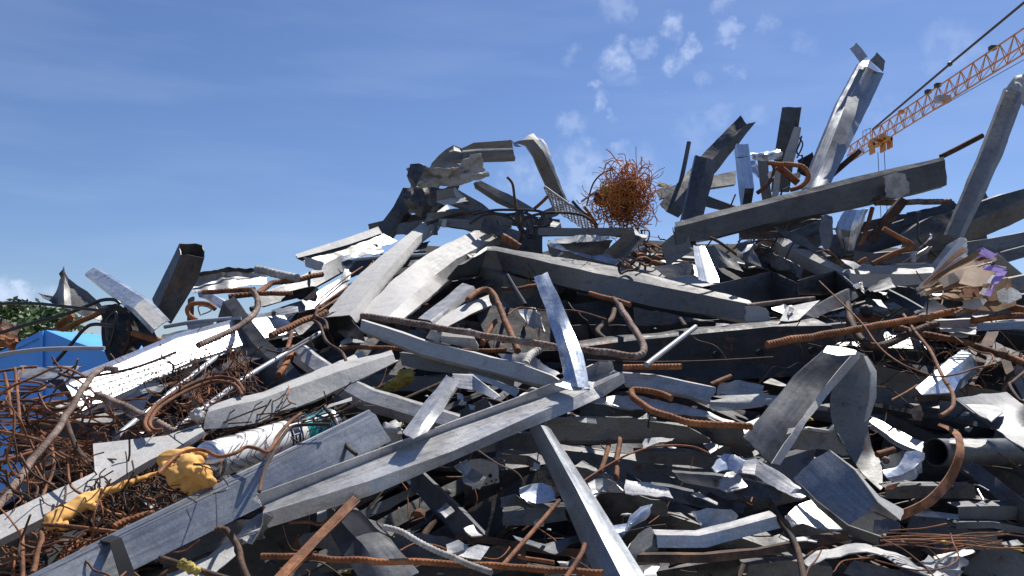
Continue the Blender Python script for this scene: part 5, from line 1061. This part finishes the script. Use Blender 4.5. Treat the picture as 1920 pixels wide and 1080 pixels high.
W(rb,'rustgrey',[1790,590,1830,574,1860,566],5,'rusty bar half hidden beneath the paper bundle',d=2.1,rib=.8)

# folded plate and big pieces lower right
S(mp_,'navy',[[1551,650,1490,705,1431,778,1396,822],[1580,652,1520,716,1466,786,1424,846],[1606,656,1548,724,1496,796,1448,868]],[-.1,-.15],'large folded plate with blue grey stains, bent over at the top',k=.84,d=(1.78,1.72,1.62,1.56),t=.004,dent=.003,ret=(.01,0))
fpz=[o for o in bpy.data.objects if o.name.startswith('metal_plate')][-1]
S('folded_lip','plaster',[[1604,658,1546,726,1494,798,1448,868],[1620,662,1562,728,1512,792,1462,874]],[-.8],'pale lip along the edge',d=(1.755,1.695,1.595,1.53),parent=fpz,dent=.002)
S('bent_top','galv',[[1551,649,1576,650,1603,655],[1545,662,1572,668,1606,664]],[1.8],'rounded top, its sunlight painted as paler metal',d=1.74,parent=fpz,dent=.003)  # top is paler than the plate to show sunlight
S(mc,'grime',[[1600,672,1574,702,1558,745,1563,797,1590,850,1618,890,1650,920],[1614,664,1612,690,1606,742,1606,795,1625,850,1638,886,1652,919],[1622,664,1640,690,1641,745,1628,790,1632,835,1651,868,1655,915]],[-.1,-.9],'hanging dull grey strip curling down from the top of the large folded plate',d=(1.76,1.76,1.74,1.72,1.70,1.66,1.62),dent=.003,t=.003,smooth=True)
S(ms,'grime',[[1477,810,1515,804,1553,809,1566,800,1580,828],[1485,842,1520,844,1560,846,1578,850,1590,852]],[-.1],'small open folded box beside the large folded plate',k=.88,d=1.62,ret=(.02,0),dent=.003)
S(ms,'white',[[1476,808,1515,801,1554,807,1565,798],[1477,812,1515,805,1554,811,1566,804]],[1.3],'thin bright upper rim of the small open folded box',d=1.61)
S(mp_,'clean',[[1554,842,1600,876,1650,935,1695,958],[1520,866,1562,912,1625,962,1674,984],[1485,895,1530,940,1590,985,1648,1005]],[-.05,-.2],'big curled dark plate with a bright edge in the lower right',d=(1.5,1.44,1.40,1.40),t=.004,dent=.003,nd=5)
cpz=[o for o in bpy.data.objects if o.name.startswith('metal_plate')][-1]
S('painted_bright_edge','white',[[1554,841,1602,875,1650,930,1696,954],[1556,845,1603,880,1648,941,1688,974]],[1.2],None,d=(1.49,1.43,1.39,1.39),parent=cpz,dent=.002)  # white strip puts the light on the plate edge into colour
S('rolled_rim','grime',[[1485,894,1530,940,1590,985,1648,1004],[1488,902,1532,952,1592,1002,1644,1020]],[-.8],None,d=(1.45,1.41,1.37,1.34),parent=cpz,dent=.002)

S(ms,'galv',[[1634,780,1686,803,1734,830],[1630,790,1680,826,1728,848],[1628,800,1676,834,1722,856]],[1.4,-.5],'light strip slanting from the hanging strip to the dark pipe mouth',k=.95,ret=(.02,0))
S(ms,'blue',[[1654,886,1680,880,1698,850,1734,846],[1664,896,1690,890,1710,880,1735,862],[1670,902,1694,902,1720,898,1730,885]],[1.0,-.3],'bright curled strip looping below the dark pipe mouth',k=.92,dent=.006)
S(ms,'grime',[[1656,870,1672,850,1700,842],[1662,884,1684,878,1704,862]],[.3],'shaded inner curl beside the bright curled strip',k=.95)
W(rb,'rustorange',[1644,852,1660,848,1676,843],6,'orange rusty stub near the dark pipe mouth',k=.93)
lump('cement_lump','rustgrey',1661,863,7,'small round pinkish pebble like lump under the orange rusty stub',k=.92,amp=.15)
S(ms,'rustorange',[[1664,912,1674,906,1686,903],[1662,918,1676,916,1684,911]],[.5],'small orange rust flake below the bright curled strip',k=.93)
# dark pipe
pA=P(1754,848,1.72); pB=P(1990,846,1.95); az_=(pB-pA).normalized(); a1=az_.orthogonal().normalized(); a2=az_.cross(a1); vs=[]; fs=[]; n=40; r0=26*1.72/F
for (s,r_) in ((0,r0),(1,r0),(1,r0-.003),(0,r0-.003)):
    for i in range(n): th=6.28318*i/n; vs.append((pA if s==0 else pB)+(a1*math.cos(th)+a2*math.sin(th))*r_)
for j in range(4):
    for i in range(n): fs.append((j*n+i,j*n+(i+1)%n,((j+1)%4)*n+(i+1)%n,((j+1)%4)*n+i))
link('metal_pipe',vs,fs,'navy','dark open pipe with its round mouth showing behind the rusty band','pipe')
S(ms,'white',[[1768,821,1830,820,1850,822],[1770,826,1830,838,1850,830]],[1.6],'bright sheet patch resting on top of the dark open pipe',d=1.72)
S('flat_band','rust',[[1688,976,1720,962,1752,944,1788,905,1806,860,1807,832,1800,812,1782,800,1758,792],[1683,958,1714,946,1742,928,1774,892,1792,852,1793,830,1788,816,1774,804,1756,796]],[.4],'rusty flat steel band curving around the mouth of the dark pipe',d=(1.40,1.42,1.45,1.5,1.52,1.55,1.58,1.62,1.66),t=.002,dent=.001,cat='steel band',smooth=True)
S(mp_,'navy',[[1788,748,1850,792,1930,852],[1840,740,1890,772,1940,815],[1888,736,1915,756,1945,775]],[-.9,-.9],'large dark plate with painted sunlit patches at the picture edge above the pipe',d=(1.66,1.6,1.5),t=.004,dent=.002)
S(ms,'white',[[1810,758,1850,758,1885,763],[1838,780,1852,785,1858,790]],[1.8],'white triangular patch painted as sunlight on the large dark plate',d=1.63,dent=.001)  # pool of sunlight made as a white sheet on the plate
S(ms,'white',[[1868,806,1900,800,1930,800],[1900,828,1915,836,1930,845]],[1.8],'second white patch painted as sunlight near the end of the large dark plate',d=1.56,dent=.001)  # another white sheet in place of sunlight on the plate
S(mc,'dark',[[1830,868,1880,905,1930,945],[1800,876,1862,928,1925,985]],[-.1],'dark wide beam slanting down beneath the pipe',k=.93,ret=(.02,.02))
S(mc,'dark',[[1660,914,1720,911,1828,910],[1662,934,1720,935,1828,936]],[0],'dark level beam right behind the rusty band',k=.97,ret=(.03,.03))
S(mc,'navy',[[1795,950,1860,949,1930,950],[1800,975,1860,975,1930,975]],[0],'dark blue level beam at the picture edge below the slanting beam',k=.95,ret=(.03,.03))
S(mc,'clean',[[1700,957,1760,960,1800,965],[1715,967,1765,972,1800,975]],[.4],'thin bluish strip behind the lower end of the rusty band',k=.96)
S(mc,'dark',[[1786,980,1860,978,1930,990],[1790,990,1860,990,1930,1004]],[.1],'dark level strip under the dark blue level beam',k=.97,ret=(.02,.02))
S(mp_,'dark',[[1806,998,1870,995],[1812,1030,1868,1032]],[0],'dark square plate in the shade near the bottom edge',k=1.0)
W(rd,'mirror',[1833,918,1844,938],2.2,'small glinting metal pin in the shade near the dark slanting beam',k=.93)
W(wi,'greycable',[1826,908,1838,911,1854,920],1.2,'thin pale wire above the glinting pin',k=.93)
S(ms,'galv',[[1395,864,1420,858,1458,882,1520,926],[1380,884,1415,891,1450,914,1500,932]],[.9],'long pale strip slanting under the folded plate to the curled plate',k=.9,dent=.004,ret=(.02,0))
S(ms,'blue',[[1334,872,1358,848,1396,863],[1345,882,1365,878,1380,884]],[.9],'shiny rounded tip lifted at the end of the long pale strip',k=.88,dent=.006)
S(mc,'dark',[[1262,884,1340,890,1400,900,1465,916],[1285,906,1340,916,1400,930,1466,941]],[.5],'long dark rounded beam below the shiny rounded tip',k=.93,ret=(.02,.02))
S(ms,'galv',[[1362,885,1380,882,1404,904],[1345,908,1362,914,1372,916]],[1.1],'pale band painted as sunlight across the long dark rounded beam',k=.915)  # band of light across the beam made from lighter metal
S(mc,'galv',[[1470,968,1495,945,1525,935,1550,942,1572,968,1600,1002],[1486,986,1505,978,1530,985,1550,990,1575,998,1600,1005]],[1.3],'broad pale beam end under the big curled plate',k=.95,dent=.002)
S(mc,'grime',[[1470,968,1530,990,1600,1008],[1480,1000,1540,1012,1590,1020]],[-.1],'grey underside of the broad pale beam end',k=.96)
S(ms,'white',[[1506,1036,1545,1024,1586,1016,1640,1024,1720,1052,1790,1080],[1520,1050,1550,1046,1590,1036,1640,1046,1706,1076,1770,1100]],[1.2],'long crumpled white sheet strip along the bottom of the heap',k=.93,dent=.012)
S(ms,'white',[[1492,1008,1515,1002,1534,1010],[1495,1018,1515,1017,1530,1016]],[1.3],'small white scrap above the long crumpled white strip',k=.95,dent=.006)
S(ms,'cement',[[1750,1046,1775,1038,1800,1044,1822,1052],[1742,1064,1770,1062,1800,1064,1818,1068],[1745,1090,1770,1088,1800,1088,1820,1090]],[.9,.3],'rough grey crumpled sheet with a frayed edge near the bottom edge',k=.92,dent=.015,rag=.02)
S(ms,'white',[[1740,1044,1748,1050,1754,1056],[1735,1058,1745,1060,1752,1062]],[1],'tiny white shard beside the rough grey crumpled sheet',k=.91)
W(rb,'rustblk',[1440,938,1470,985,1495,1030,1508,1090],6,'dark rusty bar sloping down behind the broad pale beam end',k=.95)
W(wi,'rust',[1655,1012,1690,1028,1722,1052,1742,1070,1760,1094],1.5,'thin rusty wire running down over the long crumpled white strip',k=.86)
W(wi,'rust',[1782,1000,1788,1020,1797,1040,1790,1055,1765,1066,1735,1070,1700,1066,1640,1050],1.5,'thin rusty wire looped across the rough grey crumpled sheet',k=.86)
W(wi,'rust',[1540,1032,1530,1050,1516,1066,1508,1090],1.6,'thin rusty wire curling down near the small white scrap',k=.88)
W(wi,'rustorange',[1650,1008,1700,1005,1740,1004,1800,1006],1.4,'thin copper wire level below the curled plate',k=.88)
W(wi,'rustorange',[1650,1014,1720,1012,1800,1020,1860,1027,1930,1028],1.5,'long copper wire running to the picture edge below the curled plate',k=.88)
W(wi,'rustorange',[1668,995,1700,993,1735,990,1775,982],1.4,'copper wire rising slightly behind the curled plate',k=.88)
S(ms,'navy',[[1640,975,1668,968,1690,980],[1644,1000,1670,1002,1690,995]],[.4],'stained corner piece at the tip of the curled plate',k=.9,dent=.003)
S(mc,'dark',[[1400,1060,1480,1050,1560,1062],[1400,1085,1480,1080,1560,1090]],[0],'dark beam at the very bottom under the long rusty flat bar',k=1.0,ret=(.03,.03))
S(mc,'dark',[[1600,1050,1680,1068,1760,1100],[1580,1075,1660,1095,1740,1120]],[0],'dark plate under the long crumpled white strip',k=.98)
S(mc,'grime',[[1240,458,1262,440,1285,430],[1250,500,1275,485,1300,470]],[0],'dark plate below the end of the long dark beam beside the wire ball',d=2.95,ret=(.03,.03))
S(mc,'grime',[[1225,500,1290,490,1300,496],[1250,520,1290,515,1302,516]],[.5],'small grey block behind the long straight pale strip',d=2.6,ret=(.03,.03))
S(bx,'mirror',[[1300,460,1303,490,1310,524],[1314,462,1324,495,1332,530],[1322,462,1336,495,1350,528]],[.9,-.6],'very shiny short upright box profile flashing in the sun below the crest',d=(2.7,2.6,2.5),dent=.002)
S(ms,'grime',[[1295,462,1340,458,1380,480],[1340,500,1370,502,1395,510]],[.3],'dull sheet behind the flashing short box profile',d=2.75,dent=.01)
S(ms,'dark',[[1385,452,1410,445,1420,470],[1380,480,1400,490,1430,500]],[.4],'dark folded sheet next to the bowed end of the pale topped channel',d=2.7,dent=.01)
S(ms,'galv',[[1395,468,1402,460,1412,458],[1388,478,1396,474,1404,470]],[1],'small pale flake left of the bowed channel end',d=2.65)
W(rd,'rustblk',[1330,445,1350,455,1385,480],3,'thin dark rod behind the flashing short box profile',d=2.7)

jz_=[o for o in bpy.data.objects if o.get('label','').startswith('hanging dull grey')][0]
S('painted_lit_edge','plaster',[[1620,668,1632,700,1632,745,1622,790],[1626,668,1643,696,1643,745,1630,786]],[-1.6],None,d=(1.70,1.68,1.67,1.66),parent=jz_,dent=.001)  # pale strip imitates sunlight along the edge of the hanging strip
for i,(a_,b_,m_,d_) in enumerate([([1760,524,1800,506,1846,490],[1768,540,1812,522,1862,506],'paper',2.04),([1812,500,1840,500,1868,506],[1800,530,1826,536,1850,534],'paper',1.99),([1868,507,1887,509],[1852,531,1872,533],'purple',1.985),([1848,497,1884,503],[1846,504,1880,509],'purple',1.98),
 ([1838,466,1868,478],[1834,476,1860,486],'purple',2.0),([1806,540,1830,534,1848,540],[1800,556,1826,556,1842,554],'rustorange',2.0),([1842,539,1850,541],[1836,551,1844,553],'paperwhite',1.975),([1851,541,1862,543],[1845,553,1856,555],'purple',1.975),([1866,508,1870,509],[1850,531,1854,532],'paperwhite',1.98)]):
    S('paper_sheet',m_,[a_,b_],[.8],None,d=d_,parent=pb,t=.0012,dent=.003,rag=.005)

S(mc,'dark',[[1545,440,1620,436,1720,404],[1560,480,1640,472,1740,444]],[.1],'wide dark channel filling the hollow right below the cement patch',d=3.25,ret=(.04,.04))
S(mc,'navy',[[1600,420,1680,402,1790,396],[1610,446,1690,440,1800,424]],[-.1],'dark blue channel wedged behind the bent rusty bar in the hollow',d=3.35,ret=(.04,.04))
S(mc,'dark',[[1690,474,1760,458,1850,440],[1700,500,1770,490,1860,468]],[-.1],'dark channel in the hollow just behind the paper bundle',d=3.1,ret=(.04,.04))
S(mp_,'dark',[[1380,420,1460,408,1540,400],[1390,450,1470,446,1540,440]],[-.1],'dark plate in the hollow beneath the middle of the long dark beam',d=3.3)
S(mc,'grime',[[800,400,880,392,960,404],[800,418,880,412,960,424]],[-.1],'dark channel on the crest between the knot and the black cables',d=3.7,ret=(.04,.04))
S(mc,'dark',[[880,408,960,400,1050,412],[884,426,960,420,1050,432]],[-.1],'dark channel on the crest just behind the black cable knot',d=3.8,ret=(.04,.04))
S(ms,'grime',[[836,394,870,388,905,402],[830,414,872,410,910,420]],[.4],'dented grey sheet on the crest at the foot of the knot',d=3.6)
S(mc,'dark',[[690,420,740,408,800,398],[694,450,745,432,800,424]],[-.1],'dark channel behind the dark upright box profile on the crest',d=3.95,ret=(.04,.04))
W(rb,'rustblk',[800,420,850,404,905,396],3,'dark bar lying on the crest left of the black cables',d=3.55)
W(rb,'rust',[1120,424,1105,400,1095,388],3,'thin rusty bar poking up beside the torn wire mesh',d=3.4)
S(mp_,'dark',[[770,310,784,308,800,312],[764,330,774,338,780,350],[778,352,784,350,792,352]],[.4,-.3],'dark torn hollow end of the crumpled open sheet',d=3.56,dent=.008)

# distant hedge line so the horizon is closed
vs=[];fs=[];q=random.Random(2)
for i in range(9000):
    x=q.uniform(-330,330); y=q.uniform(170,185); h=3.5+1.6*noise.noise(Vector((x*.03,0,0)))+1.2*noise.noise(Vector((x*.15,3,0)))
    p=Vector((x,y,q.uniform(0,h))); a=Vector((q.uniform(-1,1),q.uniform(-1,1),q.uniform(-1,1))).normalized(); b=a.orthogonal().normalized(); s=q.uniform(.6,1.3); o=len(vs)
    vs+=[p+a*s,p+b*s,p-a*s,p-b*s]; fs.append((o,o+1,o+2,o+3))
link('distant_woods',vs,fs,'leaf',label='far low line of woods at the horizon beyond the yard',kind='stuff',smooth=False)
for o_ in bpy.data.objects:
    if o_.parent is not None:
        for k_ in ('category','group'):
            if k_ in o_: del o_[k_]
